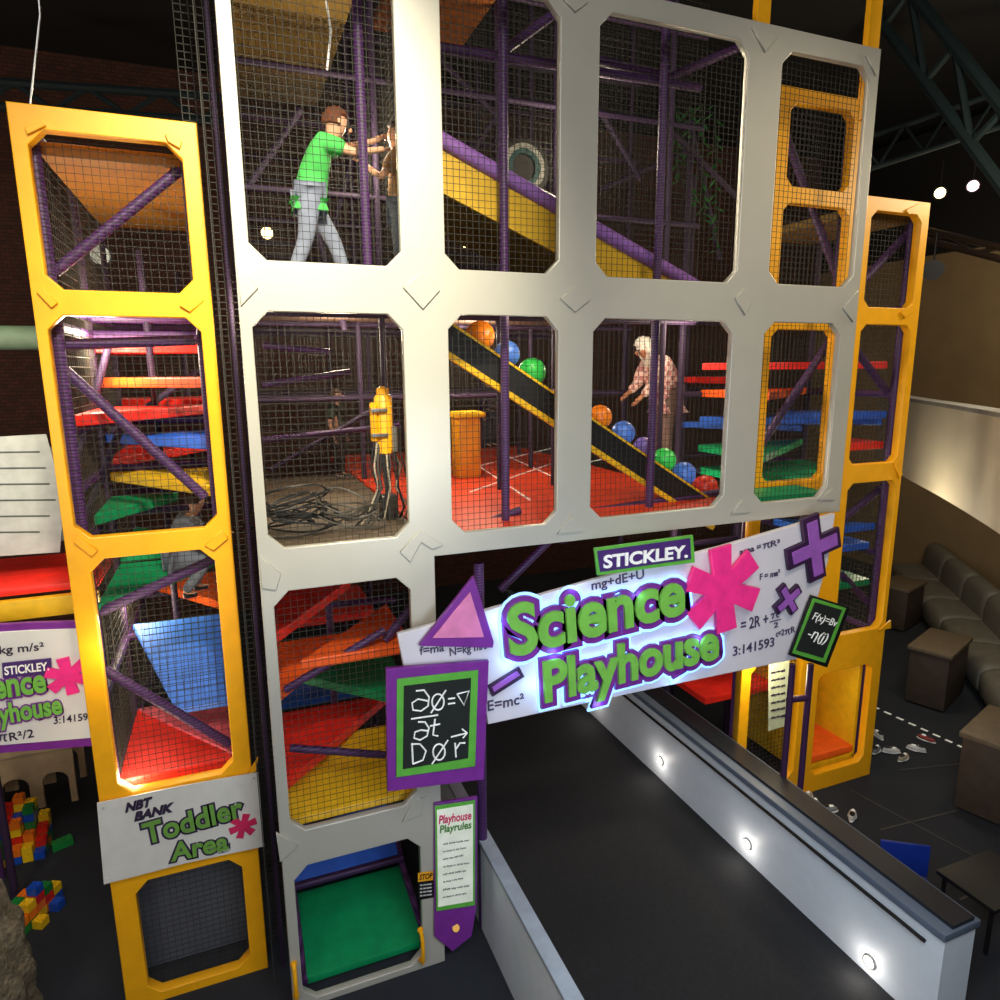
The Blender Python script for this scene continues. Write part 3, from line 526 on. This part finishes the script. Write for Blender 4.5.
for s,a,b,h in (('mg+dE+U',(592,590),(644,578),9),('area =',(740,555),(761,549),6),('R²',(771,547),(780,545),6),('F = ma²',(760,580),(780,575),6),('= 2R +',(741,631),(768,624),11),('2',(774,628),(778,627),5),('3:141593',(733,656),(774,646),9),('E=mc²',(488,711),(524,703),10),('f=ma',(420,655),(444,651),8),('N=kg m/s²',(450,656),(490,648),8),('c=2',(776,637),(784,635),6),('R',(791,633),(795,632),6)):
    text('equation',s,a,b,h,YE,fi,sg,.008,.003)
pisym(763,549,7,5,-.25,YE,sg); pisym(771,619,8,5,-.25,YE,sg); pisym(785,635,5,5,-.25,YE,sg)
MB().tube(P(770,622,YE),P(781,619,YE),.005,6).build('fraction_line',fi,sg)
tr=put('triangle',plate([pp([(420,643),(473,576),(493,641),(492,647),(419,645)],YS-.06)],YS-.06,.04,.004),signpurple,sg)
put('triangle_inset',plate([pp([(432,638),(470,592),(484,637)],YS-.085)],YS-.085,.012,.002),mat('pale pink',(226,130,180),.5),tr)
def cross(nm,cx,cy,r,rot,Y,w,m1,m2,par):
    a_=put(nm,plate([asterisk(cx,cy,r,Y,w,4,rot,1.0)],Y,.04,.004),m1,par); put(nm+'_inset',plate([asterisk(cx,cy,r*.84,Y,w*.72,4,rot,1.0)],Y-.026,.01,.002),m2,a_)
cross('plus_shape',813,548,34,.25,YS-.05,.62,dpurple,violet,sg)
cross('plus_shape',787,599,17,.6,YS-.05,.6,dpurple,violet,sg)
mn=quad('minus_shape',[(488,686),(519,667),(524,676),(492,696)],YS-.05,.03,dpurple,sg); quad('minus_inset',[(492,687),(517,671),(520,675),(494,692)],YS-.07,.01,violet,mn)
for x_,y_ in ((520,600),(800,540)): MB().tube(P(x_,y_,YS),P(x_,y_,.0),.02,8).build('bracket',steel,sg)
for x_,y_ in ((500,625),(512,668),(535,690),(575,588),(640,596),(600,706),(680,688),(555,655),(700,640)):
    l=bpy.data.lights.new('halo','POINT'); l.energy=.8; l.color=(.3,.55,1); l.shadow_soft_size=.05; o=bpy.data.objects.new('halo_lamp',l); o.location=P(x_,y_,YS-.12); COL.objects.link(o)
# chalkboards
cb=thing('chalkboard_sign',P(436,790,-.3),'large square chalkboard sign in green and purple frame, left of the long sign','sign')
YC=-.3
quad('outer_frame',[(386,668),(488,660),(483,778),(387,790)],YC,.04,signpurple,cb); quad('inner_frame',[(397,679),(478,670),(475,766),(396,777)],YC-.026,.014,sgreen2,cb); quad('board',[(404,686),(471,678),(468,758),(403,769)],YC-.038,.012,chalk,cb)
def ell(cx,cy,rx,ry,n=16): return [(cx+rx*cos(2*pi*i/n),cy+ry*sin(2*pi*i/n)) for i in range(n+1)]
ST=[[(416,691),(424,690),(429,697),(428,706),(421,711),(413,710),(412,703),(418,699),(428,701)],ell(438,702,6,8),[(431,713),(446,690)],[(448,699),(455,698)],[(448,704),(455,703)],[(457,694),(469,691),(464,705),(457,694)],
 [(411,719),(438,715)],[(418,722),(425,722),(429,728),(427,736),(420,740),(414,738),(415,732),(421,730),(428,731)],[(435,719),(433,735),(438,736)],[(430,726),(440,724)],
 [(412,744),(413,764)],[(411,744),(420,744),(426,751),(423,760),(413,764)],ell(439,752,6,8),[(432,764),(448,740)],[(455,743),(456,757)],[(456,749),(460,743),(465,743)],[(451,737),(467,733)],[(462,729),(467,733),(463,738)]]
for st_ in ST: MB().path([P(x,y,YC-.047) for x,y in st_],.0065,6).build('chalk_stroke',wht,cb)
for x_ in (410,465): MB().tube(P(x_,700,YC),P(x_,700,0),.02,8).build('bracket',steel,cb)
cb=thing('chalkboard_sign',P(820,665,-.28),'small tilted chalkboard sign with green edge at the right end of the long sign','sign'); YC=-.28
quad('outer_frame',[(811,595),(849,607),(826,667),(789,655)],YC,.03,black,cb); quad('inner_frame',[(813,598),(846,608),(825,663),(792,653)],YC-.018,.008,sgreen2,cb); quad('board',[(815,602),(842,610),(823,658),(796,650)],YC-.025,.008,chalk,cb)
text('chalk_writing','F(x)=Bv',(812,619),(836,627),7,YC-.031,wht,cb,0,.002,.2); text('chalk_writing','-η(j)',(807,637),(826,643),9,YC-.031,wht,cb,0,.002,.2)
sp=thing('sign_stand',(P(800,790,-.2).x,-.2,0),'pair of dark purple posts standing behind the small chalkboard','stand')
for px in (788,806):
    p=P(px,720,-.14); zt=P(px,665,-.14).z; MB().path([(p.x,-.14,0.02),(p.x,-.14,zt)],.03,12).build('post',dpurple,sp)
    MB().lathe((p.x,-.14,0),[(.09,0),(.09,.015),(.05,.03)],16).build('base',black,sp)
MB().path([P(788,700,-.14),P(806,698,-.14)],.03,10).build('crossbar',dpurple,sp)
rp=thing('rules_panel',(P(458,940,-.05).x,-.05,P(458,945,-.05).z),'narrow white rules poster on a purple panel beside the lower silver leg','sign')
quad('backing',[(434,803),(477,796),(476,905),(471,935),(452,950),(434,935)],-.05,.03,signpurple,rp); 
quad('poster_edge',[(435,806),(475,800),(475,905),(436,911)],-.075,.01,sgreen2,rp); quad('poster',[(437,810),(473,804),(473,901),(438,907)],-.083,.006,mat('poster white',(236,240,222),.6,emit=.15),rp)  # poster sheet is no lamp; slight emission added to brighten it
text('poster_title','Playhouse',(439,824),(471,819),8,-.09,mat('title pink',(214,60,110),.5),rp,.02,.002); text('poster_title','Playrules',(440,833),(471,828),7,-.09,mat('title green',(80,140,60),.5),rp,.02,.002)
for i in range(8): text('print',['only climb inside nets','no shoes in the frame','adults stay with child','no food or drink here'][i%4],(443,845+i*7.6),(469-3*(i%3),841+i*7.6),2,-.09,ink,rp,0,.001)
MB().tube(P(456,928,-.04),P(456,928,-.08),.03,12).build('knob',yellow,rp)
st=thing('warning_sticker',P(426,900,-.04),'small black warning sticker with yellow heading on the lower silver leg','sticker')
quad('label_sheet',[(418,873),(433,871),(434,897),(419,900)],-.036,.004,black,st,0); quad('heading_band',[(418,873),(433,871),(433,880),(418,882)],-.04,.002,mat('amber band',(246,170,30),.5),st,0); text('heading','STOP',(419.5,880),(432,878),5,-.043,black,st,.02,.001)
for i in range(4): text('print','do not enter',(420,886+i*3.5),(432,884.5+i*3.5),1.6,-.042,wht,st,0,.001)
# ---------------------------------------------------------------- ramp walls
xw=4.42; wt=.32; wh=.83
ye=PX(975,950,xw+wt+.03).y; L_=6.2-ye; ym=(6.2+ye)/2
MB().box((xw+wt/2,ym,wh/2),(wt,L_,wh)).build('wall_ramp_right',wallw,kind='structure')
MB().box((xw+wt/2-.01,ym,wh+.03),(wt+.06,L_+.04,.06)).build('trim_2',capm,kind='structure',bev=.01)
MB().box((xw+wt*.55,ym,wh+.075),(wt*.7,L_,.03)).build('trim_3',capd,kind='structure')
pl=PZ(582,1000,wh); xl=pl.x
MB().box((xl-.06,-.9,wh/2),(.1,5.8,wh)).build('wall_ramp_left',wallw,kind='structure')
MB().box((xl-.06,-.9,wh+.02),(.12,5.82,.04)).build('trim_4',mat('pale cap',(150,160,172),.5),kind='structure',bev=.01)
MB().box(((xl+xw)/2,1.4,.01),(xw-xl,9.5,.02)).build('trim_5',blackfl,kind='structure')
hr=thing('handrail',(xw-.06,1.4,.4),'thin black handrail along the inner face of the right ramp wall','handrail')
MB().path([(xw-.06,ye+.1,.75),(xw-.06,6,.75)],.015,10).build('rail_bar',black,hr)
for y in (ye+.3,-.2,.8,2.2,3.6,5): MB().path([(xw-.06,y,.75),(xw-.0,y,.7)],.01,6).build('bracket',black,hr)
for i,(px,py) in enumerate(((596,698),(660,761),(747,844),(869,962))):
    p=PX(px,py,xw-.01); t=thing('step_light',p,['small round wall light farthest along the ramp wall','second farthest round light in the ramp wall','round light in the ramp wall second nearest the viewer','round wall light nearest the end of the ramp wall'][i],'wall light','round lights in the ramp wall')
    MB().lathe((xw-.004,p.y,p.z),[(.045,-.012),(.055,-.012),(.057,.004),(.045,.004),(.045,-.012)],20,'X').build('ring',steel,t); MB().lathe((xw-.004,p.y,p.z),[(.046,-.008),(.046,.0)],16,'X').build('lens',lampc,t)
    l=bpy.data.lights.new('wall light glow','POINT'); l.energy=1.6; l.color=(1,.9,.8); l.shadow_soft_size=.03; lo=bpy.data.objects.new('wall_light_glow',l); lo.location=(xw-.12,p.y,p.z); COL.objects.link(lo)
# ---------------------------------------------------------------- right-hand side area
pts=[PD(880,398,12.5),PD(912,399,10.2),PD(950,408,8.6),PD(1000,424,7.0),PD(1060,450,5.6)]
zp=3.68+DZ
def smooth(pts,n=4):
    out=[]; k=len(pts)
    for i in range(k-1):
        p0=pts[max(i-1,0)];p1_=pts[i];p2=pts[i+1];p3=pts[min(i+2,k-1)]
        for j in range(n):
            t=j/n; out.append(.5*((2*p1_)+(p2-p0)*t+(2*p0-5*p1_+4*p2-p3)*t*t+(3*p1_-p0-3*p2+p3)*t**3))
    return out+[pts[-1]]
SP=smooth([Vector((p.x,p.y,0)) for p in pts])
def wallstrip(nm,m_,z0_,z1_,o0,o1):
    mb=MB(); vs=[]; k=len(SP)
    for i,p in enumerate(SP):
        tg=(SP[min(i+1,k-1)]-SP[max(i-1,0)]); nn=tg.cross(Z).normalized()*-1
        for o_,z_ in ((o0,z0_),(o0,z1_),(o1,z1_),(o1,z0_)): vs.append(p+nn*o_+Z*z_)
    fs=[(i*4+j,i*4+(j+1)%4,(i+1)*4+(j+1)%4,(i+1)*4+j) for i in range(k-1) for j in range(4)]+[(0,1,2,3),tuple((k-1)*4+j for j in (3,2,1,0))]
    mb.add(vs,fs); mb.build(nm,m_,kind='structure')
wallstrip('wall_balcony',mat('cream parapet',(206,196,172),.7,var=.05,scale=2),zp-1.15,zp,0,.15)
wallstrip('trim_6',mat('grey rail cap',(150,146,138),.5),zp,zp+.05,-.05,.2)
greyp=mat('grey vinyl cushion',(112,108,98),.5)
bp=[(912,552),(929,568),(949,586),(969,605),(990,628),(1015,654),(1044,686)]
names=['farthest','second','third','fourth','fifth','nearest']
W3=[PZ(x,y,.75) for x,y in bp]
for i in range(6):
    a=W3[i];b=W3[i+1]; a=Vector((a.x,a.y,0)); b=Vector((b.x,b.y,0)); d_=(b-a); a2=a+d_*.03; ax=d_*.94
    w_=ax.cross(Z).normalized(); t=thing('bench_segment',(a+b)/2,'grey padded bench, %s segment of the curved row below the balcony'%names[i],'bench','curved row of grey padded benches')
    def loft(cw,cz,hw,hz,nm,ex=.55):
        mb=MB(); vs=[]; n=24; pr=[(0,.86),(.03,.96),(.1,1),(.9,1),(.97,.96),(1,.86)]
        for t_,s_ in pr:
            for j in range(n):
                c_,s__=cos(2*pi*j/n),sin(2*pi*j/n)
                vs.append(a2+ax*t_+w_*(cw+math.copysign(abs(c_)**ex,c_)*hw*s_)+Z*(cz+math.copysign(abs(s__)**ex,s__)*hz*s_))
        mb.add(vs,[(k*n+j,k*n+(j+1)%n,(k+1)*n+(j+1)%n,(k+1)*n+j) for k in range(5) for j in range(n)]+[tuple(range(n)),tuple(range(5*n,6*n))]); mb.build(nm,greyp,t)
    loft(0,.27,.42,.25,'seat'); loft(-.4,.6,.2,.42,'backrest',.7)
for px,py,w_,hh,lab,a_ in ((898,624,.8,.8,'small brown wooden box seat farthest back beside the grey padded benches',.3),(934,697,.95,.85,'brown wooden box seat in the middle of the right hand seating',.35),(993,803,.9,.9,'brown wooden box seat cut by the right edge',.3)):
    p=PZ(px,py,0); t=thing('box_seat',p,lab,'seat','wooden box seats'); R=Matrix.Rotation(a_,3,'Z')
    MB().box((p.x,p.y,hh/2),(w_,.5,hh-.06),R).build('body',mat('brown wood',(66,54,44),.6,var=.2),t,bev=.02); MB().box((p.x,p.y,hh-.0),(w_+.06,.56,.06),R).build('top',mat('pale brown top',(104,90,72),.5),t,bev=.015)
for i in range(9):
    a=PZ(872+i*12.2,706+i*5.6,.004); b=PZ(879+i*12.2,709+i*5.6,.004); d_=(b-a).normalized(); n_=d_.cross(Z)*.02
    MB().prism([a-n_,b-n_,b+n_,a+n_],(0,0,.003)).build('floor_tape',wht,label='short white tape dash on the floor leading toward the box seats',cat='floor tape',group='white tape dashes')
for a,b in (((880,830),(1000,800)),((960,900),(1000,880)),((850,790),(1000,870)),((900,770),(1000,760))):
    a=PZ(*a,.003); b=PZ(*b,.003); n_=(b-a).normalized().cross(Z)*.012
    MB().prism([a-n_,b-n_,b+n_,a+n_],(0,0,.003)).build('trim_7',mat('seam grey',(50,50,52),.6),kind='structure')
def shoe(px,py,rot,m_,lab,sc=1):
    p=PZ(px,py,0); t=thing('shoe',p,lab,'shoe','shoes left on the floor'); R=Matrix.Rotation(rot,3,'Z')
    def so_(v): return Vector((v.x,v.y*(1-.25*(v.x<-.2)),v.z))
    MB().sph(p+Z*.02*sc,.13*sc,(1,.4,.14),16,8,so_,R).build('sole',white,t)
    def up(v):
        z=v.z
        if z>0: z*= (1.15 if v.x<-.1 else .75)
        return Vector((v.x,v.y,z))
    MB().sph(p+Z*.045*sc,.12*sc,(.98,.36,.42),16,10,up,R).build('upper',m_,t)
    MB().sph(p+Z*.088*sc+R@Vector((-.045,0,0))*sc,.055*sc,(1,.55,.25),12,6,None,R).build('opening',black,t)
    MB().sph(p+Z*.082*sc+R@Vector((.03,0,0))*sc,.04*sc,(1,.5,.3),10,6,None,R).build('laces',wht,t)
ws=mat('white shoe',(206,204,200),.6); rs_=mat('red shoe',(150,60,50),.6); bs_=mat('beige shoe',(176,160,136),.6); gs=mat('grey shoe',(120,124,130),.6)
for a in ((878,737,1.2,ws,'white shoe standing nearest the right tower foot'),(876,752,.4,gs,'grey shoe just below the white shoe by the tower'),(891,753,-.5,ws,'white shoe tipped toward its pair beside the tower'),(903,760,.2,bs_,'beige shoe at the right end of the tower cluster'),(916,751,2.2,ws,'single white shoe lying apart to the right'),(926,741,1.9,rs_,'red shoe lying beside the lone white shoe'),(852,818,.6,ws,'white shoe alone on open floor beyond the ramp wall'),(806,799,.2,bs_,'beige shoe at the foot of the chalkboard stand'),(816,807,1.0,ws,'white shoe nearest the chalkboard stand'),(828,812,-.3,gs,'grey shoe close to the ramp wall top')): shoe(*a,sc=.9)
p=PZ(905,925,0); ch=thing('blue_chair',p,'blue plastic chair beyond the near end of the ramp wall','chair'); Rz=Matrix.Rotation(-.6,3,'Z'); bl=mat('blue plastic',(20,48,140),.4)
MB().box(p+Z*.34,(.4,.4,.035),Rz).build('seat',bl,ch,bev=.01); MB().box(p+Z*.52+Rz@Vector((0,.19,0)),(.4,.03,.3),Rz).build('backrest',bl,ch,bev=.01)
for sx in(-1,1):
    for sy in(-1,1): MB().tube(p+Rz@Vector((.17*sx,.17*sy,0)),p+Rz@Vector((.16*sx,.16*sy,.33)),.012,8).build('leg',steel,ch)
p=PZ(985,925,0); bt=thing('black_table',p,'low black table at the right edge beyond the ramp wall','table')
MB().box(p+Z*.45,(.7,.5,.04)).build('tabletop',black,bt,bev=.01)
for sx in(-1,1):
    for sy in(-1,1): MB().tube(p+Vector((.3*sx,.2*sy,0)),p+Vector((.3*sx,.2*sy,.44)),.018,8).build('leg',black,bt)
def lamp(px,py,D,r,lab,lens=lampm):
    p=PD(px,py,D); t=thing('spotlight',p,lab,'light'); ax=(C-p).normalized()
    MB().tube(p-ax*.25,p,r*1.25,16).build('housing',black,t); MB().tube(p-ax*.02,p+ax*.01,r,16).build('lens',lens,t)
    MB().path([p-ax*.15,p-ax*.15+Z*.5],.012,6).build('yoke',black,t)
lamp(940,193,11,.08,'bright warm ceiling spotlight, left one of the pair at the right'); lamp(973,186,11,.08,'bright pinkish ceiling spotlight, right one of the pair',lens=mat('pink lamp',(255,190,210),.3,emit=10,var=0))
lamp(933,270,9.5,.11,'unlit black spotlight hanging beside the right tower',lens=black)
lamp(267,233,12,.1,'warm glint built as a glowing lamp far behind the top left opening'); lamp(466,243,12,.08,'small warm glint built as a glowing lamp behind the second upper opening')  # warm reflections, built as small emissive lamps at the back
lamp(100,255,9,.12,'dim white lamp behind the left tower',lens=mat('dim lamp',(200,200,180),.4,emit=.6))
def truss(a,b,h_,lab,r=.06,n=8,m_=None):
    a=Vector(a);b=Vector(b); t=thing('roof_truss',(a+b)/2,lab,'truss'); m_=m_ or teal
    MB().path([a,b],r,8).build('top_chord',m_,t); MB().path([a-Z*h_,b-Z*h_],r,8).build('bottom_chord',m_,t)
    for i in range(n):
        p=a.lerp(b,i/n); q_=a.lerp(b,(i+1)/n); MB().path([p-Z*(h_ if i%2 else 0),q_-Z*(0 if i%2 else h_)],r*.6,6).build('web_bar',m_,t)
truss(PD(-60,78,9),PD(235,98,9),.3,'teal steel roof truss crossing behind the left tower top')
truss(PD(870,-60,10),PD(1060,180,8),.8,'teal steel roof truss slanting down at the upper right',.08)
truss(PD(860,140,11),PD(1050,75,10),.5,'teal steel roof truss rising to the upper right corner',.045)
truss(PD(905,225,11),PD(1060,262,9),.15,'low thin roof truss above the beige wall',.05,6,mat('brown steel',(50,36,24),.6))
# ---------------------------------------------------------------- left-hand side
e=P(40,338,3.0); MB().path([(-8.95,3.0,e.z),(e.x,3.0,e.z)],.11,16).build('pale_pipe',mat('pale green pipe',(120,146,120),.5),label='pale green horizontal pipe at the left edge',cat='pipe')
MB().path([P(36,-40,.55),P(40,15,.55),P(30,105,.55)],.006,6).build('hanging_wire',steel,label='thin wire running up from the left tower top',cat='wire')
sp_=thing('slotted_panel',P(20,555,1.9),'pale panel with thin grey horizontal slots at the left edge','panel')
put('panel_face',plate([pp([(-60,440),(46,434),(64,500),(60,552),(-60,560)],1.9)]+[pp([(-50,y),(x2,y-1),(x2,y+1),(-50,y+2)],1.9) for y,x2 in ((452,40),(468,46),(484,50),(500,56),(516,50),(532,40))],1.9,.01,.0),mat('pale panel',(176,180,174),.6),sp_)
MB().box(P(0,498,1.92),(1.2,.02,.8)).build('backing',mat('slot grey',(112,114,112),.7),sp_)
p=P(-50,500,2.02); MB().tube((p.x,2.02,0),(p.x,2.02,p.z+.4),.035,10).build('support_post',backpurple,sp_)
sp2=thing('small_platform',P(20,630,1.6),'red padded platform on a yellow beam left of the yellow tower','platform')
p=P(0,600,1.6); MB().box((p.x-.1,2.1,P(0,592,1.6).z),(1.6,1.1,.06)).build('mat',red,sp2,bev=.01); MB().box((p.x-.1,1.52,P(0,612,1.5).z),(1.6,.08,.16)).build('beam',yellowpad,sp2,bev=.01)
for sx in (-.8,-.6): MB().tube((p.x+sx,1.7+(.8 if sx>-.7 else 0),0),(p.x+sx,1.7+(.8 if sx>-.7 else 0),P(0,600,1.6).z),.04,10).build('leg',purple,sp2)
Y2=1.3
s2=thing('playhouse_sign',P(10,750,Y2),'smaller white sign with purple edge, partly hidden left of the yellow tower','sign')
quad('frame',[(-140,632),(30,622),(96,620),(104,744),(0,752),(-140,762)],Y2,.04,signpurple,s2); quad('board',[(-136,640),(30,630),(90,628),(97,737),(0,745),(-136,755)],Y2-.026,.014,white,s2)
for s,a,b,h in (('Science',(-38,703),(46,691),24),('Playhouse',(-24,728),(62,713),19)):
    text('letter_outline',s,a,b,h,Y2-.045,signpurple,s2,.09,.006); text('lettering',s,a,b,h,Y2-.056,signgreen,s2,.03,.005)
put('asterisk',plate([asterisk(68,676,19,Y2-.05,.46,6,1.7,1.2)],Y2-.05,.02),pink,s2)
pl_=quad('name_plate',[(2,663),(51,658),(52,673),(3,678)],Y2-.05,.016,mat('plate purple',(70,40,110),.5),s2); text('plate_lettering','STICKLEY.',(5,675),(49,670),8,Y2-.062,wht,pl_,.02,.002)
for s,a,b,h in (('N=kg m/s²',(-22,656),(44,650),8),('R²/2',(10,741),(34,737),8),('3:14159',(54,724),(88,720),7)): text('equation',s,a,b,h,Y2-.038,ink,s2,.01,.002)
pisym(-2,742,9,7,-.1,Y2-.04,s2)
p=PZ(36,808,0); tb=thing('arched_play_table',p,'beige plastic play table with arched legs at the left edge','table')
Yt=p.y; zt=P(36,752,Yt).z
xx0=P(-50,780,Yt).x; xx1=P(76,780,Yt).x; n_=3; wv=(xx1-xx0)/n_; outl=[(xx0,0),(xx0,zt),(xx1,zt),(xx1,0)]
for i in range(n_-1,-1,-1):
    cx=xx0+wv*(i+.5); rr=wv*.33
    outl+=[(cx+rr,0)]+[(cx+rr*cos(k*pi/8),zt*.45+rr*.8*sin(k*pi/8)) for k in range(9)]+[(cx-rr,0)]
bpl=mat('beige plastic',(206,182,146),.5)
put('arch_front',plate([outl],Yt,.05,.004),bpl,tb); put('arch_back',plate([outl],Yt+.5,.05,.004),bpl,tb)
MB().box(((xx0+xx1)/2,Yt+.25,zt+.02),(xx1-xx0+.06,.6,.05)).build('tabletop',bpl,tb,bev=.015)
rk=PD(-24,940,4.6)
def rf(v): return v*(1+.12*sin(5*v.x+3*v.z)+.08*sin(11*v.y+7*v.z)+.05*sin(17*v.z))
MB().sph((rk.x,rk.y,.6),.85,(.36,.36,1.15),40,40,rf).build('rock_column',mat('rough rock',(110,98,78),.9,var=.5,scale=25,bump=1,bscale=40),label='rough grey brown rock column at the bottom left edge',cat='rock')
cols={'red':(214,40,30),'yellow':(240,196,30),'blue':(30,80,190),'green':(30,130,60),'orange':(236,120,30)}
U=.046
def bricko(x,y,z,rot,c,k,where):
    t=MB(); R=Matrix.Rotation(rot,3,'Z'); h_=.078; w_=2*U; L=k*U
    t.box((x,y,z+h_/2),(L-.002,w_-.002,h_-.002),R)
    for i in range(k):
        for j in (-1,1):
            q_=Vector((x,y,z+h_))+R@Vector((-L/2+U*(i+.5),j*U*.5,0)); t.lathe(q_,[(.014,-.002),(.014,.01)],10)
    t.build('toy_brick',mat('brick '+c,cols[c],.3,var=.03),label='small %s plastic toy brick %s'%(c,where),cat='toy brick',group='%s toy bricks %s'%(c,where))
ck=['yellow','red','blue','yellow','green','orange']
p0=PZ(2,866,0)
hts=[[5,6,7,6,4],[4,5,5,6,3],[3,4,5,3,2],[2,3,2,2,1]]
random.seed(2)
for j,row in enumerate(hts):
    for i,nz in enumerate(row):
        for k in range(nz): bricko(p0.x-.06+i*.097,p0.y+.3-j*.097,k*.08,0,random.choice(ck),2,'in the stacked pile by the arched table')
bricko(p0.x+.5,p0.y+.1,0,.4,'green',4,'lying flat beside the stacked pile')
p0=PZ(22,934,0)
ux,uy=Vector((cos(1.107),sin(1.107))),Vector((-sin(1.107),cos(1.107)))
for i,(du,dv,nz) in enumerate(((0,0,2),(1,0,3),(2,0,4),(3,0,3),(4,0,2),(0,1,2),(1,1,3),(2,1,3),(3,1,2),(1,-1,1),(3,-1,1),(4,1,1))):
    q=ux*(du*.1)+uy*(dv*.1)
    for k in range(nz): bricko(p0.x+q.x,p0.y+q.y,k*.08,1.107,random.choice(ck),2,'in the small row near the rock column')
# ---------------------------------------------------------------- lights
def spot(loc,tgt,e,ang,col,size=.3,blend=.8):
    l=bpy.data.lights.new('spot','SPOT'); l.energy=e; l.color=col; l.spot_size=radians(ang); l.spot_blend=blend; l.shadow_soft_size=size
    loc=Vector(loc)+Z*DZ; tgt=Vector(tgt)+Z*DZ
    o=bpy.data.objects.new('spot_lamp',l); o.location=loc; o.rotation_euler=(loc-tgt).to_track_quat('Z','Y').to_euler(); COL.objects.link(o)
def area(loc,tgt,e,sx,sy,col):
    l=bpy.data.lights.new('area','AREA'); l.shape='RECTANGLE'; l.size=sx; l.size_y=sy; l.energy=e; l.color=col
    loc=Vector(loc)+Z*DZ; tgt=Vector(tgt)+Z*DZ
    o=bpy.data.objects.new('area_lamp',l); o.location=loc; o.rotation_euler=(loc-tgt).to_track_quat('Z','Y').to_euler(); COL.objects.link(o)
def point(loc,e,col,size=.15):
    l=bpy.data.lights.new('pt','POINT'); l.energy=e; l.color=col; l.shadow_soft_size=size; o=bpy.data.objects.new('point_lamp',l); o.location=Vector(loc)+Z*DZ; COL.objects.link(o)
warm=(1,.86,.62)
spot((.6,-5,8.4),(.5,0,5.0),4400,38,(1,.91,.68),.3,1.0)
spot((-3,-5,8.8),(-3.2,.5,4.0),650,50,(1,.86,.6),.5,1.0)
spot((4.5,-4,8.8),(4.6,.5,3.6),700,50,(1,.86,.62))
area((0,-6,8.5),(1,0,2),265,4,3,(1,.97,.93))
area((-2.4,-4.6,3.4),(-2.7,.8,2.6),55,1.2,1.2,(1,.95,.88))
area((1.8,-3.4,3.0),(4.4,0,-.2),80,1.5,1.5,(.76,.87,1))
point((.2,-3.2,1.6),26,(.8,.9,1),.4)
for l_ in ((-.9,1.3,6.1),(1.2,1.3,6.0),(3.2,1.3,6.2)): point(l_,46,warm)
for l_ in ((-.9,1.4,4.4),(1.0,2.2,4.5),(2.5,2.4,4.5)): point(l_,70,warm)
point((.2,.3,4.6),22,warm); point((2.2,.25,4.7),24,warm)
point((-2.6,1.2,5.3),22,warm,.3); point((-2.6,1.2,3.6),26,(1,.95,.9),.3); point((-2.6,1.3,2.35),12,(1,.95,.9),.3); point((-.9,.45,2.3),20,warm,.3); point((-.9,1.7,2.2),22,warm); point((-.9,.6,1.2),24,warm)
point((4.6,1.4,4.6),38,warm); point((4.6,1.5,2.6),34,warm); point((4.9,.2,1.2),24,warm); point((5.9,.9,.75),7,warm); point((6.2,.9,3.3),10,warm)
point((8.2,-.5,6.5),250,warm,.4); point((11.5,3,6.0),90,warm,.4); point((8.0,1.6,2.2),50,warm,.3); point((-6,6,6),110,(1,.8,.6)); point((-4.2,0,2.2),26,(1,.95,.85))
point((1.5,7.2,6.2),40,(1,.78,.55),.4)
w=bpy.data.worlds.new('world'); S.world=w; w.use_nodes=True; w.node_tree.nodes['Background'].inputs[0].default_value=(.55,.5,.5,1); w.node_tree.nodes['Background'].inputs[1].default_value=.06
